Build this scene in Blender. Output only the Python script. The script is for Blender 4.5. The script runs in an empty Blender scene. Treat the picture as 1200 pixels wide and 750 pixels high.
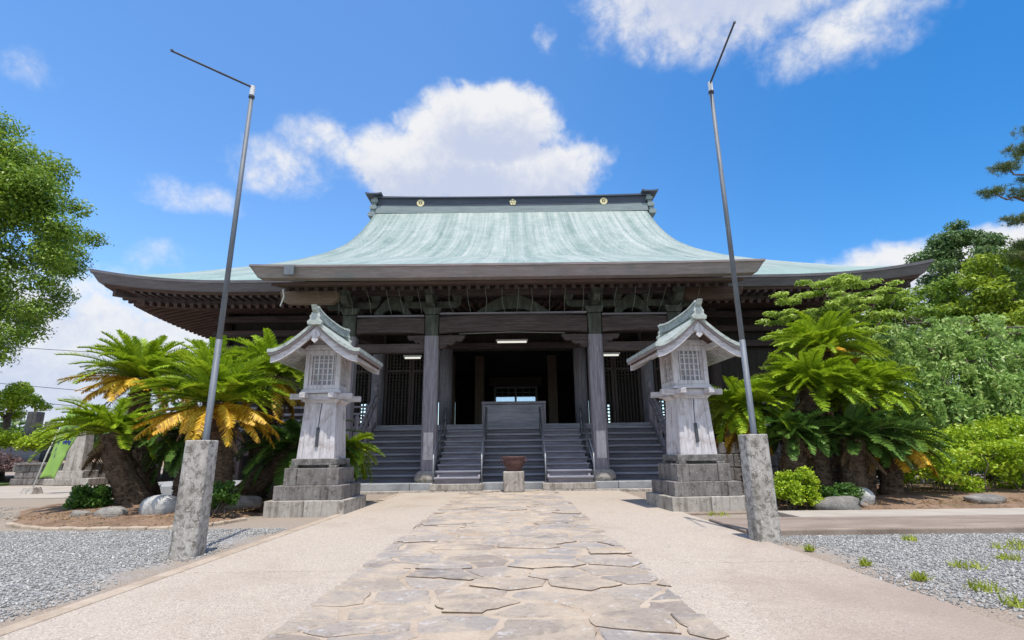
import bpy, math, random
import numpy as np
from mathutils import Vector, Matrix
R = math.radians
S = bpy.context.scene
COL = S.collection
random.seed(7)
rng = np.random.default_rng(11)

# ------------------------------------------------------------------ camera
cam_d = bpy.data.cameras.new("camera")
cam = bpy.data.objects.new("camera", cam_d)
COL.objects.link(cam)
S.camera = cam
cam_d.sensor_width = 36.0
cam_d.lens = 607.0 / 1200.0 * 36.0
cam_d.clip_start = 0.05
cam_d.clip_end = 2000.0
th, ro = R(14.5), R(0.65)
Fv = Vector((0, math.cos(th), math.sin(th)))
R0 = Vector((1, 0, 0)); U0 = Vector((0, -math.sin(th), math.cos(th)))
Rv = R0 * math.cos(ro) - U0 * math.sin(ro)
Uv = U0 * math.cos(ro) + R0 * math.sin(ro)
m = Matrix((Rv, Uv, -Fv)).transposed().to_4x4()
m.translation = Vector((0, 0, 1.1))
cam.matrix_world = m

# ------------------------------------------------------------------ light, sky, exposure
SUN_EL, SUN_AZ = R(72), R(9)          # from behind the camera, a little to its right
sun_dir = Vector((math.cos(SUN_EL) * math.sin(SUN_AZ), -math.cos(SUN_EL) * math.cos(SUN_AZ), math.sin(SUN_EL)))
sd = bpy.data.lights.new("sun", 'SUN')
sd.energy = 3.7; sd.angle = R(0.53); sd.color = (1.0, 0.94, 0.85)
sun = bpy.data.objects.new("sun", sd); COL.objects.link(sun)
sun.rotation_euler = (-sun_dir).to_track_quat('-Z', 'Y').to_euler()
S.view_settings.view_transform = 'Standard'
S.view_settings.look = 'None'
S.view_settings.gamma = 1.0
S.view_settings.use_curve_mapping = False
S.view_settings.exposure = 0.5
S.render.engine = 'CYCLES'
S.cycles.max_bounces = 6
S.cycles.transparent_max_bounces = 8


class Nodes:
    """thin wrapper for building node trees"""
    def __init__(self, tree):
        self.t = tree
        tree.nodes.clear()
    def add(self, kind, ins=None, **props):
        n = self.t.nodes.new(kind)
        for k, v in props.items():
            setattr(n, k, v)
        for k, v in (ins or {}).items():
            s = n.inputs[k]
            if hasattr(v, 'is_output') or isinstance(v, bpy.types.NodeSocket):
                self.t.links.new(v, s)
            else:
                s.default_value = v
        return n
    def math(self, op, a, b=None, clamp=False):
        n = self.t.nodes.new('ShaderNodeMath'); n.operation = op; n.use_clamp = clamp
        for i, v in enumerate((a, b)):
            if v is None: continue
            if isinstance(v, bpy.types.NodeSocket): self.t.links.new(v, n.inputs[i])
            else: n.inputs[i].default_value = v
        return n.outputs[0]
    def mix(self, fac, a, b, mode='MIX'):
        n = self.t.nodes.new('ShaderNodeMixRGB'); n.blend_type = mode
        for i, v in enumerate((fac, a, b)):
            if isinstance(v, bpy.types.NodeSocket): self.t.links.new(v, n.inputs[i])
            else: n.inputs[i].default_value = (v if i == 0 else (v[0], v[1], v[2], 1))
        return n.outputs[0]
    def ramp(self, fac, stops, interp='LINEAR'):
        n = self.t.nodes.new('ShaderNodeValToRGB')
        r = n.color_ramp; r.interpolation = interp
        while len(r.elements) > 1: r.elements.remove(r.elements[-1])
        for i, (p, c) in enumerate(stops):
            e = r.elements[0] if i == 0 else r.elements.new(p)
            e.position = p
            e.color = (c, c, c, 1) if not hasattr(c, '__len__') else (c[0], c[1], c[2], 1)
        self.t.links.new(fac, n.inputs[0])
        return n.outputs[0]
    def noise(self, vec, scale, detail=4, rough=0.55, dist=0.0):
        n = self.add('ShaderNodeTexNoise', {'Scale': scale, 'Detail': detail, 'Roughness': rough, 'Distortion': dist})
        if vec is not None: self.t.links.new(vec, n.inputs['Vector'])
        return n.outputs[0]
    def mapping(self, vec, scale=(1, 1, 1), loc=(0, 0, 0)):
        n = self.add('ShaderNodeMapping', {'Scale': scale, 'Location': loc})
        self.t.links.new(vec, n.inputs['Vector'])
        return n.outputs[0]


# sky: NISHITA daylight with cumulus clouds placed by direction
world = bpy.data.worlds.new("World")
S.world = world
world.use_nodes = True
w = Nodes(world.node_tree)
sky = w.add('ShaderNodeTexSky', sky_type='NISHITA', sun_disc=False, sun_elevation=SUN_EL,
            sun_rotation=math.atan2(sun_dir.x, sun_dir.y), altitude=0.0, air_density=1.0, dust_density=0.6, ozone_density=2.5)
gen = w.add('ShaderNodeTexCoord').outputs['Generated']
nrm = w.add('ShaderNodeVectorMath', {0: gen}, operation='NORMALIZE').outputs[0]
sep = w.add('ShaderNodeSeparateXYZ', {0: nrm})
east = w.add('ShaderNodeMapRange', {'Value': sep.outputs[0], 'From Min': -0.25, 'From Max': 0.85}, interpolation_type='SMOOTHSTEP').outputs[0]
hs = w.add('ShaderNodeHueSaturation', {'Saturation': w.math('ADD', 1.22, w.math('MULTIPLY', east, 0.20)), 'Value': w.math('SUBTRACT', 1.26, w.math('MULTIPLY', east, 0.28)), 'Hue': 0.501, 'Color': sky.outputs[0]})
bg_sky = w.add('ShaderNodeBackground', {'Color': hs.outputs[0], 'Strength': 0.15})
# azimuth, elevation, half-widths, weight
clouds = [
    (-0.10, 0.535, 0.19, 0.060, 1.15), (-0.055, 0.615, 0.115, 0.055, 1.1), (-0.17, 0.575, 0.08, 0.05, 0.9), (0.07, 0.535, 0.10, 0.055, 0.95),
    (-0.46, 0.500, 0.095, 0.050, 0.48), (-0.395, 0.545, 0.075, 0.036, 0.50), (-0.60, 0.420, 0.075, 0.032, 0.44),
    (0.50, 0.83, 0.25, 0.13, 1.0), (0.50, 0.71, 0.18, 0.055, 0.52), (0.66, 0.64, 0.14, 0.050, 0.55), (0.25, 0.77, 0.08, 0.06, 0.40),
    (0.10, 0.745, 0.035, 0.030, 0.44), (-0.84, 0.535, 0.045, 0.03, 0.36),
    (-0.76, 0.13, 0.34, 0.115, 0.9), (-0.63, 0.31, 0.055, 0.03, 0.36),
    (0.71, 0.245, 0.14, 0.060, 1.1), (0.67, 0.285, 0.05, 0.035, 0.8), (0.9, 0.18, 0.3, 0.09, 0.9),
    (2.6, 0.45, 0.9, 0.25, 0.8), (-2.3, 0.4, 0.8, 0.2, 0.8),
]
sp = w.add('ShaderNodeSeparateXYZ', {0: nrm})
wn = w.add('ShaderNodeTexNoise', {'Scale': 7.0, 'Detail': 4.0, 'Roughness': 0.6, 'Vector': nrm})
wc = w.add('ShaderNodeVectorMath', {0: wn.outputs['Color'], 1: (0.16, 0.09, 0.0), 2: (-0.08, -0.045, 0.0)}, operation='MULTIPLY_ADD').outputs[0]
ae = w.add('ShaderNodeCombineXYZ', {0: w.math('ARCTAN2', sp.outputs[0], sp.outputs[1]), 1: w.math('ARCSINE', sp.outputs[2])}).outputs[0]
ae = w.add('ShaderNodeVectorMath', {0: ae, 1: wc}, operation='ADD').outputs[0]
def density(vec, lst):
    dens = None
    for a0, e0, ra, re_, wt in lst:
        q = w.add('ShaderNodeVectorMath', {0: vec, 1: (1 / ra, 1 / re_, 0), 2: (-a0 / ra, -e0 / re_, 0)}, operation='MULTIPLY_ADD').outputs[0]
        d2 = w.add('ShaderNodeVectorMath', {0: q, 1: q}, operation='DOT_PRODUCT').outputs['Value']
        n_ = w.add('ShaderNodeMath', {0: d2, 1: -0.36 * wt, 2: wt}, operation='MULTIPLY_ADD').outputs[0]
        dens = n_ if dens is None else w.math('MAXIMUM', dens, n_)
    return w.math('MAXIMUM', dens, 0.0)
vo = w.add('ShaderNodeTexVoronoi', {'Vector': w.add('ShaderNodeVectorMath', {0: wn.outputs['Color'], 1: (0.05, 0.05, 0.05), 2: nrm}, operation='MULTIPLY_ADD').outputs[0],
                                    'Scale': 16.0, 'Detail': 4.0, 'Roughness': 0.58, 'Lacunarity': 2.1}, feature='F1', normalize=True)
fb = w.noise(nrm, 24.0, 6, 0.68, 0.3)
tex = w.math('ADD', w.math('MULTIPLY', w.math('SUBTRACT', 0.33, vo.outputs['Distance']), 1.1), w.math('MULTIPLY', w.math('SUBTRACT', fb, 0.5), 0.9))
dn = density(ae, clouds)
fld = w.math('ADD', dn, w.math('MULTIPLY', tex, w.math('MULTIPLY', w.math('MINIMUM', dn, 0.75), 1.3)))
alpha = w.add('ShaderNodeMapRange', {'Value': fld, 'From Min': 0.22, 'From Max': 0.72}, interpolation_type='SMOOTHSTEP').outputs[0]
# cloud lying above, towards the light, shades the cloud below it
ae2 = w.add('ShaderNodeVectorMath', {0: ae, 1: (0, 0.032, 0)}, operation='ADD').outputs[0]
dn2 = density(ae2, clouds[:18])
shade = w.add('ShaderNodeMapRange', {'Value': w.math('SUBTRACT', w.math('MULTIPLY', dn2, 1.25), w.math('ADD', w.math('MULTIPLY', dn, 0.55), w.math('MULTIPLY', tex, 1.0))), 'From Min': 0.0, 'From Max': 0.85}, interpolation_type='SMOOTHSTEP').outputs[0]
ccol = w.mix(shade, (0.98, 0.98, 0.985), (0.64, 0.70, 0.87))
bg_cl = w.add('ShaderNodeBackground', {'Color': ccol, 'Strength': 0.66})
ms = w.add('ShaderNodeMixShader', {0: w.math('MULTIPLY', alpha, 0.95), 1: bg_sky.outputs[0], 2: bg_cl.outputs[0]})
w.add('ShaderNodeOutputWorld', {'Surface': ms.outputs[0]})

# ------------------------------------------------------------------ helpers
class MB:
    def __init__(self):
        self.v = []; self.f = []; self.uv = None
    def add(self, vs, fs):
        o = len(self.v)
        self.v += [tuple(p) for p in vs]
        self.f += [tuple(i + o for i in f) for f in fs]
        return self
    def box(self, x0, x1, y0, y1, z0, z1, rz=0.0, piv=None):
        vs = [(x0, y0, z0), (x1, y0, z0), (x1, y1, z0), (x0, y1, z0), (x0, y0, z1), (x1, y0, z1), (x1, y1, z1), (x0, y1, z1)]
        if rz:
            px, py = piv or ((x0 + x1) / 2, (y0 + y1) / 2)
            c, s = math.cos(rz), math.sin(rz)
            vs = [(px + (x - px) * c - (y - py) * s, py + (x - px) * s + (y - py) * c, z) for x, y, z in vs]
        return self.hexa(vs)
    def hexa(self, vs):
        return self.add(vs, [(0, 3, 2, 1), (4, 5, 6, 7), (0, 1, 5, 4), (1, 2, 6, 5), (2, 3, 7, 6), (3, 0, 4, 7)])
    def taper(self, cx, cy, z0, z1, w0, d0, w1, d1):
        vs = []
        for z, ww, dd in ((z0, w0, d0), (z1, w1, d1)):
            vs += [(cx - ww / 2, cy - dd / 2, z), (cx + ww / 2, cy - dd / 2, z), (cx + ww / 2, cy + dd / 2, z), (cx - ww / 2, cy + dd / 2, z)]
        return self.hexa(vs)
    def bar(self, p, q, wd, ht, up=(0, 0, 1)):
        """square bar from p to q, wd across and ht along up"""
        p = Vector(p); q = Vector(q); d = (q - p).normalized(); u = Vector(up)
        s = d.cross(u).normalized(); u = s.cross(d).normalized()
        s *= wd / 2; u *= ht / 2
        return self.hexa([p - s - u, p + s - u, q + s - u, q - s - u, p - s + u, p + s + u, q + s + u, q - s + u])
    def prism(self, poly, axis, a, b):
        """extrude a 2-D outline along an axis; 'x': poly is (y,z); 'y': (x,z); 'z': (x,y)"""
        def P(u, v, t):
            return (t, u, v) if axis == 'x' else ((u, t, v) if axis == 'y' else (u, v, t))
        n = len(poly)
        vs = [P(u, v, a) for u, v in poly] + [P(u, v, b) for u, v in poly]
        fs = [tuple(range(n - 1, -1, -1)), tuple(range(n, 2 * n))] + [(i, (i + 1) % n, n + (i + 1) % n, n + i) for i in range(n)]
        return self.add(vs, fs)
    def tube(self, pts, rad, seg=8, caps=True):
        pts = [Vector(p) for p in pts]; n = len(pts)
        if not hasattr(rad, '__len__'): rad = [rad] * n
        o = len(self.v); ref = None
        for i, p in enumerate(pts):
            d = (pts[min(i + 1, n - 1)] - pts[max(i - 1, 0)]).normalized()
            if ref is None:
                ref = Vector((1, 0, 0)) if abs(d.x) < 0.9 else Vector((0, 1, 0))
            ref = (ref - d * ref.dot(d)).normalized()
            s = d.cross(ref)
            for k in range(seg):
                a = 2 * math.pi * k / seg
                self.v.append(tuple(p + (ref * math.cos(a) + s * math.sin(a)) * rad[i]))
        for i in range(n - 1):
            for k in range(seg):
                k2 = (k + 1) % seg
                self.f.append((o + i * seg + k, o + i * seg + k2, o + (i + 1) * seg + k2, o + (i + 1) * seg + k))
        if caps:
            self.f.append(tuple(o + k for k in range(seg - 1, -1, -1)))
            self.f.append(tuple(o + (n - 1) * seg + k for k in range(seg)))
        return self
    def lathe(self, cx, cy, prof, seg=24):
        o = len(self.v); n = len(prof)
        for r, z in prof:
            for k in range(seg):
                a = 2 * math.pi * k / seg
                self.v.append((cx + r * math.cos(a), cy + r * math.sin(a), z))
        for i in range(n - 1):
            for k in range(seg):
                k2 = (k + 1) % seg
                self.f.append((o + i * seg + k, o + i * seg + k2, o + (i + 1) * seg + k2, o + (i + 1) * seg + k))
        self.f.append(tuple(o + k for k in range(seg - 1, -1, -1)))
        self.f.append(tuple(o + (n - 1) * seg + k for k in range(seg)))
        return self
    def grid(self, fn, nu, nv, flip=False):
        o = len(self.v)
        for j in range(nv + 1):
            for i in range(nu + 1):
                self.v.append(tuple(fn(i / nu, j / nv)))
        for j in range(nv):
            for i in range(nu):
                a = o + j * (nu + 1) + i
                q = (a, a + 1, a + nu + 2, a + nu + 1)
                self.f.append(q[::-1] if flip else q)
        return self


def world_loc(o):
    p = Vector((0, 0, 0))
    while o is not None:
        p = p + o.location; o = o.parent
    return p


def build(name, mb, mat, parent=None, smooth=False, bevel=0.0, seg=2, uv=None):
    me = bpy.data.meshes.new(name)
    off = world_loc(parent)
    me.from_pydata([(x - off.x, y - off.y, z - off.z) for x, y, z in mb.v], [], mb.f)
    if uv is not None:
        l = me.uv_layers.new(name="UVMap")
        for p in me.polygons:
            for li in p.loop_indices:
                l.data[li].uv = uv[me.loops[li].vertex_index]
    me.materials.append(mat)
    me.update()
    o = bpy.data.objects.new(name, me); COL.objects.link(o)
    if parent is not None: o.parent = parent
    if smooth:
        for p in me.polygons: p.use_smooth = True
    if bevel:
        b = o.modifiers.new("bevel", 'BEVEL'); b.width = bevel; b.segments = seg; b.limit_method = 'ANGLE'; b.angle_limit = R(40)
    return o


def np_mesh(name, V, Q, mat, parent=None, smooth=False):
    """fast mesh of quads from numpy arrays"""
    off = world_loc(parent)
    V = np.asarray(V, dtype=np.float32) - np.array(off, dtype=np.float32)
    Q = np.asarray(Q, dtype=np.int32)
    me = bpy.data.meshes.new(name)
    me.vertices.add(len(V)); me.vertices.foreach_set('co', V.ravel())
    me.loops.add(Q.size); me.loops.foreach_set('vertex_index', Q.ravel())
    me.polygons.add(len(Q))
    me.polygons.foreach_set('loop_start', np.arange(0, Q.size, 4, dtype=np.int32))
    me.update(calc_edges=True); me.validate()
    me.materials.append(mat)
    if smooth:
        me.polygons.foreach_set('use_smooth', np.ones(len(Q), dtype=bool))
    o = bpy.data.objects.new(name, me); COL.objects.link(o)
    if parent is not None: o.parent = parent
    return o


def tag(o, label, cat, group=None):
    o['label'] = label; o['category'] = cat
    if group: o['group'] = group
    return o


def thing(name, loc, label, cat, group=None):
    o = bpy.data.objects.new(name, None); COL.objects.link(o)
    o.location = loc; o.empty_display_size = 0.2
    return tag(o, label, cat, group)


def struct(o, kind='structure'):
    o['kind'] = kind
    return o


def copy_tree(o, parent=None):
    c = o.copy(); COL.objects.link(c)
    if parent is not None:
        c.parent = parent
    for ch in [k for k in o.children]:
        copy_tree(ch, c)
    return c


def pieces(mb):
    """split a collected mesh into its separate solids"""
    par = list(range(len(mb.v)))
    def find(i):
        while par[i] != i:
            par[i] = par[par[i]]; i = par[i]
        return i
    for f in mb.f:
        a = find(f[0])
        for k in f[1:]: par[find(k)] = a
    out = {}
    for f in mb.f: out.setdefault(find(f[0]), []).append(f)
    res = []
    for fs in out.values():
        ids = sorted({i for f in fs for i in f}); mp_ = {i: k for k, i in enumerate(ids)}
        q = MB(); q.v = [mb.v[i] for i in ids]; q.f = [tuple(mp_[i] for i in f) for f in fs]; res.append(q)
    return res


def build_each(name, mb, mat, parent=None, **k):
    return [build(name, q, mat, parent, **k) for q in pieces(mb)]


# ------------------------------------------------------------------ materials
def new_mat(name):
    mt = bpy.data.materials.new(name); mt.use_nodes = True
    return mt, Nodes(mt.node_tree)


def finish(n, color, rough=0.8, bump_h=None, bump=0.3, dist=0.02, metallic=0.0, spec=0.4, trans=0.0, tcol=None, rough_sock=None):
    ins = {'Base Color': color if isinstance(color, bpy.types.NodeSocket) else (*color, 1), 'Roughness': rough if rough_sock is None else rough_sock,
           'Metallic': metallic, 'Specular IOR Level': spec}
    p = n.add('ShaderNodeBsdfPrincipled', ins)
    if bump_h is not None:
        b = n.add('ShaderNodeBump', {'Strength': bump, 'Distance': dist, 'Height': bump_h})
        n.t.links.new(b.outputs[0], p.inputs['Normal'])
    out = p.outputs[0]
    if trans > 0:
        tr = n.add('ShaderNodeBsdfTranslucent', {'Color': tcol if isinstance(tcol, bpy.types.NodeSocket) else (*tcol, 1)})
        out = n.add('ShaderNodeMixShader', {0: trans, 1: p.outputs[0], 2: tr.outputs[0]}).outputs[0]
    n.add('ShaderNodeOutputMaterial', {'Surface': out})


def surf(name, stops, scale=(1, 1, 1), ns=4.0, detail=8, rough=0.8, bump=0.3, dist=0.02, spots=None, spot2=None, metallic=0.0, spec=0.35, fine=30.0, fine_amt=0.35, objrand=0.0):
    mt, n = new_mat(name)
    oc = n.add('ShaderNodeTexCoord').outputs['Object']
    if objrand:
        rnd = n.add('ShaderNodeObjectInfo').outputs['Random']
        oc = n.add('ShaderNodeVectorMath', {0: oc, 1: n.add('ShaderNodeCombineXYZ', {0: n.math('MULTIPLY', rnd, 37.0), 1: n.math('MULTIPLY', rnd, 91.0)}).outputs[0]}, operation='ADD').outputs[0]
    mp = n.mapping(oc, scale)
    a = n.noise(mp, ns, detail, 0.6, 0.3)
    b = n.noise(mp, fine, 4, 0.6)
    f = n.math('ADD', n.math('MULTIPLY', a, 1 - fine_amt), n.math('MULTIPLY', b, fine_amt))
    c = n.ramp(f, stops)
    for sp in (spots, spot2):
        if sp:
            col, sc, lo, hi, amt = sp
            s = n.ramp(n.noise(oc, sc, 7, 0.68, 0.4), [(lo, 0.0), (hi, 1.0)])
            c = n.mix(n.math('MULTIPLY', s, amt), c, col)
    finish(n, c, rough, f, bump, dist, metallic, spec)
    return mt


def wood(name, dark, mid, light, axis, rough=0.85, tint=None, bump=0.5):
    sc = {'x': (0.35, 6, 6), 'y': (6, 0.35, 6), 'z': (6, 6, 0.35)}[axis]
    return surf(name, [(0.3, dark), (0.5, mid), (0.72, light)], sc, 3.0, 8, rough, bump, 0.015, spots=tint, fine=14.0, fine_amt=0.4, spec=0.25)


M = {}
DK = ((0.031, 0.023, 0.023), (0.072, 0.054, 0.053), (0.155, 0.122, 0.122))
for ax in 'xyz':
    M['wood_dark_' + ax] = wood('dark_weathered_timber_' + ax, *DK, ax)
    M['wood_grey_' + ax] = wood('silver_grey_timber_' + ax, (0.105, 0.095, 0.108), (0.222, 0.208, 0.240), (0.40, 0.385, 0.43), ax)
    M['wood_pale_' + ax] = wood('bleached_lantern_timber_' + ax, (0.27, 0.24, 0.24), (0.52, 0.50, 0.52), (0.70, 0.69, 0.71), ax,
                                tint=((0.15, 0.095, 0.07), 2.6, 0.50, 0.70, 0.6), bump=0.4)
M['wood_brown'] = wood('reddish_old_timber', (0.045, 0.027, 0.023), (0.085, 0.052, 0.043), (0.15, 0.095, 0.078), 'x')
M['wood_green'] = surf('verdigris_stained_timber', [(0.3, (0.030, 0.030, 0.027)), (0.5, (0.060, 0.066, 0.055)), (0.7, (0.13, 0.145, 0.12))], (3, 3, 0.8), 3.0, 8, 0.85, 0.5)
M['wood_riser'] = wood('grey_riser_timber', (0.08, 0.075, 0.085), (0.15, 0.145, 0.165), (0.25, 0.245, 0.275), 'x')
M['wood_step'] = wood('grey_worn_step_timber', (0.15, 0.15, 0.17), (0.275, 0.28, 0.325), (0.44, 0.45, 0.52), 'x')
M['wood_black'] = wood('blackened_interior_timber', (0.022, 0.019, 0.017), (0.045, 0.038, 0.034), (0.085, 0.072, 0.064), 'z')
M['plaster_tan'] = surf('tan_board', [(0.3, (0.16, 0.115, 0.085)), (0.7, (0.27, 0.20, 0.155))], (1, 4, 4), 3, 6)

# copper roof: verdigris sheets with streaks running down the slope
mt, n = new_mat('verdigris_copper')
uvn = n.add('ShaderNodeTexCoord').outputs['UV']
st1 = n.noise(n.mapping(uvn, (32, 1.1, 1)), 1.0, 6, 0.62, 0.6)
st2 = n.noise(n.mapping(uvn, (130, 1.6, 1)), 1.0, 5, 0.6, 0.2)
st3 = n.noise(n.mapping(uvn, (10, 7, 1)), 1.0, 7, 0.68, 0.8)
f = n.math('ADD', n.math('MULTIPLY', st1, 0.48), n.math('ADD', n.math('MULTIPLY', st2, 0.20), n.math('MULTIPLY', st3, 0.32)))
c = n.ramp(f, [(0.36, (0.13, 0.195, 0.18)), (0.45, (0.225, 0.29, 0.272)), (0.52, (0.305, 0.358, 0.34)), (0.59, (0.385, 0.42, 0.402)), (0.67, (0.46, 0.48, 0.462))])
br = n.add('ShaderNodeTexBrick', {'Vector': n.mapping(uvn, (44, 30, 1)), 'Scale': 1.0, 'Mortar Size': 0.018, 'Mortar Smooth': 0.3,
                                  'Color1': (1, 1, 1, 1), 'Color2': (0.84, 0.88, 0.87, 1), 'Mortar': (0.42, 0.52, 0.49, 1), 'Brick Width': 0.9, 'Row Height': 0.5}, offset=0.5)
c = n.mix(0.85, c, br.outputs[0], 'MULTIPLY')
st4 = n.ramp(n.noise(n.mapping(uvn, (70, 1.3, 1)), 1.0, 5, 0.6, 0.8), [(0.58, 0.0), (0.66, 0.55)])
c = n.mix(st4, c, (0.17, 0.235, 0.225))
st5 = n.ramp(n.noise(n.mapping(uvn, (55, 9, 1), (3, 1, 0)), 1.0, 5, 0.65, 0.5), [(0.60, 0.0), (0.70, 0.3)])
c = n.mix(st5, c, (0.50, 0.54, 0.53))
low = n.ramp(n.add('ShaderNodeSeparateXYZ', {0: uvn}).outputs[1], [(0.72, 0.0), (1.0, 1.0)])
c = n.mix(n.math('MULTIPLY', n.math('MULTIPLY', low, st3), 0.9), c, (0.20, 0.345, 0.29))
hgt_ = n.math('ADD', n.math('MULTIPLY', st1, 1.0), n.math('MULTIPLY', br.outputs[1], -0.5))
finish(n, c, 0.62, hgt_, 0.55, 0.10, 0.0, 0.35)
M['copper'] = mt

M['copper_edge'] = surf('old_copper_fascia', [(0.3, (0.18, 0.145, 0.145)), (0.5, (0.27, 0.222, 0.222)), (0.7, (0.35, 0.305, 0.305))], (0.5, 0.5, 5), 3, 7, 0.6, 0.25,
                        spots=((0.14, 0.17, 0.17), 1.3, 0.5, 0.72, 0.6))
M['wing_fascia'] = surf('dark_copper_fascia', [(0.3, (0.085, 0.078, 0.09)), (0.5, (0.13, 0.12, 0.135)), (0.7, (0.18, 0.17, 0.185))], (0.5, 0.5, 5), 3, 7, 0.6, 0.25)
M['ridge_dark'] = surf('dark_ridge_copper', [(0.3, (0.035, 0.045, 0.065)), (0.7, (0.085, 0.10, 0.135))], (0.3, 2, 6), 3, 6, 0.55, 0.2)
M['ridge_grey'] = surf('grey_green_ridge_copper', [(0.3, (0.13, 0.17, 0.18)), (0.7, (0.29, 0.34, 0.34))], (0.4, 2, 6), 3, 6, 0.6, 0.25)
M['lantern_copper'] = surf('weathered_lantern_copper', [(0.3, (0.20, 0.235, 0.215)), (0.5, (0.38, 0.42, 0.39)), (0.7, (0.58, 0.61, 0.575))], (2, 2, 6), 4, 8, 0.6, 0.5,
                           spots=((0.12, 0.14, 0.12), 5.0, 0.52, 0.7, 0.7))
M['gold'] = surf('faded_gold', [(0.3, (0.62, 0.52, 0.26)), (0.7, (0.80, 0.74, 0.50))], (1, 1, 1), 8, 3, 0.45, 0.1)

M['concrete_post'] = surf('lichened_granite_post', [(0.3, (0.17, 0.155, 0.135)), (0.48, (0.36, 0.335, 0.305)), (0.68, (0.56, 0.54, 0.51))], (1, 1, 0.4), 5, 9, 0.9, 0.6, 0.012,
                          spots=((0.10, 0.09, 0.072), 13.0, 0.47, 0.60, 0.8), spot2=((0.60, 0.58, 0.53), 26.0, 0.57, 0.64, 0.8), fine=70)
M['stone_light'] = surf('pale_granite', [(0.3, (0.26, 0.23, 0.205)), (0.5, (0.43, 0.40, 0.37)), (0.7, (0.57, 0.54, 0.51))], (1, 1, 1), 3, 9, 0.88, 0.3, 0.01,
                        spots=((0.13, 0.115, 0.095), 2.6, 0.52, 0.72, 0.65), fine=60)
M['stone_mid'] = surf('grey_granite', [(0.3, (0.125, 0.115, 0.115)), (0.5, (0.235, 0.22, 0.22)), (0.7, (0.36, 0.345, 0.345))], (1, 1, 1), 3, 9, 0.88, 0.3, 0.01,
                      spots=((0.065, 0.06, 0.052), 2.4, 0.52, 0.72, 0.6), fine=60)
def rain_stone(name, dark, mid, light, stain):
    mt, n = new_mat(name)
    oc = n.add('ShaderNodeTexCoord').outputs['Object']
    a = n.noise(oc, 3.2, 9, 0.68, 0.3); b = n.noise(oc, 70, 4, 0.7)
    f = n.math('ADD', n.math('MULTIPLY', a, 0.6), n.math('MULTIPLY', b, 0.4))
    c = n.ramp(f, [(0.32, dark), (0.5, mid), (0.68, light)])
    dr = n.ramp(n.noise(n.mapping(oc, (9, 9, 0.8)), 1.0, 6, 0.65, 0.3), [(0.48, 0.0), (0.66, 0.8)])
    c = n.mix(dr, c, stain)
    bl = n.ramp(n.noise(oc, 6.0, 8, 0.72, 0.5), [(0.54, 0.0), (0.64, 0.75)])
    c = n.mix(bl, c, (stain[0] * 0.7, stain[1] * 0.7, stain[2] * 0.65))
    li = n.ramp(n.noise(oc, 18.0, 6, 0.7), [(0.60, 0.0), (0.68, 0.7)])
    c = n.mix(li, c, (0.50, 0.49, 0.45))
    finish(n, c, 0.9, f, 0.5, 0.012, 0, 0.25)
    return mt
M['stone_light'] = rain_stone('pale_stained_granite', (0.22, 0.195, 0.17), (0.38, 0.35, 0.315), (0.52, 0.49, 0.45), (0.15, 0.13, 0.11))
M['stone_mid'] = rain_stone('grey_stained_granite', (0.10, 0.09, 0.085), (0.19, 0.175, 0.168), (0.30, 0.285, 0.275), (0.07, 0.06, 0.055))
M['stone_dark'] = surf('mottled_dark_stone', [(0.3, (0.05, 0.048, 0.045)), (0.5, (0.14, 0.132, 0.125)), (0.7, (0.36, 0.34, 0.325))], (1, 1, 1), 7, 9, 0.9, 0.5, 0.012)
M['stone_platform'] = surf('bluish_platform_stone', [(0.3, (0.17, 0.175, 0.185)), (0.5, (0.29, 0.30, 0.315)), (0.7, (0.40, 0.41, 0.42))], (1, 1, 1), 2, 8, 0.85, 0.25)
M['rock'] = surf('garden_rock', [(0.3, (0.085, 0.08, 0.075)), (0.5, (0.19, 0.18, 0.165)), (0.7, (0.34, 0.325, 0.30))], (1, 1, 1), 3, 9, 0.92, 0.7, 0.05, objrand=1)
M['rock_pale'] = surf('pale_garden_rock', [(0.3, (0.22, 0.22, 0.21)), (0.5, (0.40, 0.40, 0.39)), (0.7, (0.60, 0.60, 0.58))], (1, 1, 1), 4, 9, 0.92, 0.6, 0.05)
M['iron_red'] = surf('rusty_iron', [(0.3, (0.045, 0.025, 0.024)), (0.5, (0.10, 0.052, 0.048)), (0.7, (0.17, 0.095, 0.085))], (1, 1, 1), 6, 7, 0.75, 0.3)
M['steel'] = surf('galvanised_steel', [(0.3, (0.085, 0.10, 0.12)), (0.7, (0.17, 0.19, 0.22))], (4, 4, 0.6), 6, 4, 0.62, 0.08, 0.004, metallic=0.15, spec=0.5)
M['steel_dark'] = surf('dark_painted_steel', [(0.3, (0.03, 0.035, 0.045)), (0.7, (0.07, 0.075, 0.09))], (1, 1, 1), 6, 4, 0.5, 0.05)
M['rail'] = surf('grey_rail_metal', [(0.3, (0.16, 0.17, 0.19)), (0.7, (0.30, 0.31, 0.34))], (1, 1, 1), 6, 4, 0.45, 0.05, metallic=0.4)
M['void'] = surf('underfloor_shade_timber', [(0.3, (0.006, 0.005, 0.005)), (0.7, (0.014, 0.012, 0.012))], (1, 1, 1), 2, 4, 0.9, 0.1)  # near-black: the shade under the floor is put into the colour
M['white_paint'] = surf('off_white_paint', [(0.3, (0.55, 0.55, 0.55)), (0.7, (0.74, 0.74, 0.74))], (1, 1, 1), 3, 5, 0.7, 0.1)
M['paper'] = surf('dusty_window_paper', [(0.3, (0.20, 0.21, 0.235)), (0.7, (0.33, 0.34, 0.37))], (1, 1, 1), 3, 5, 0.6, 0.05)
M['wire'] = surf('dark_cable', [(0.3, (0.03, 0.03, 0.035)), (0.7, (0.05, 0.05, 0.06))], (1, 1, 1), 3, 2, 0.6, 0.0)
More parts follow.
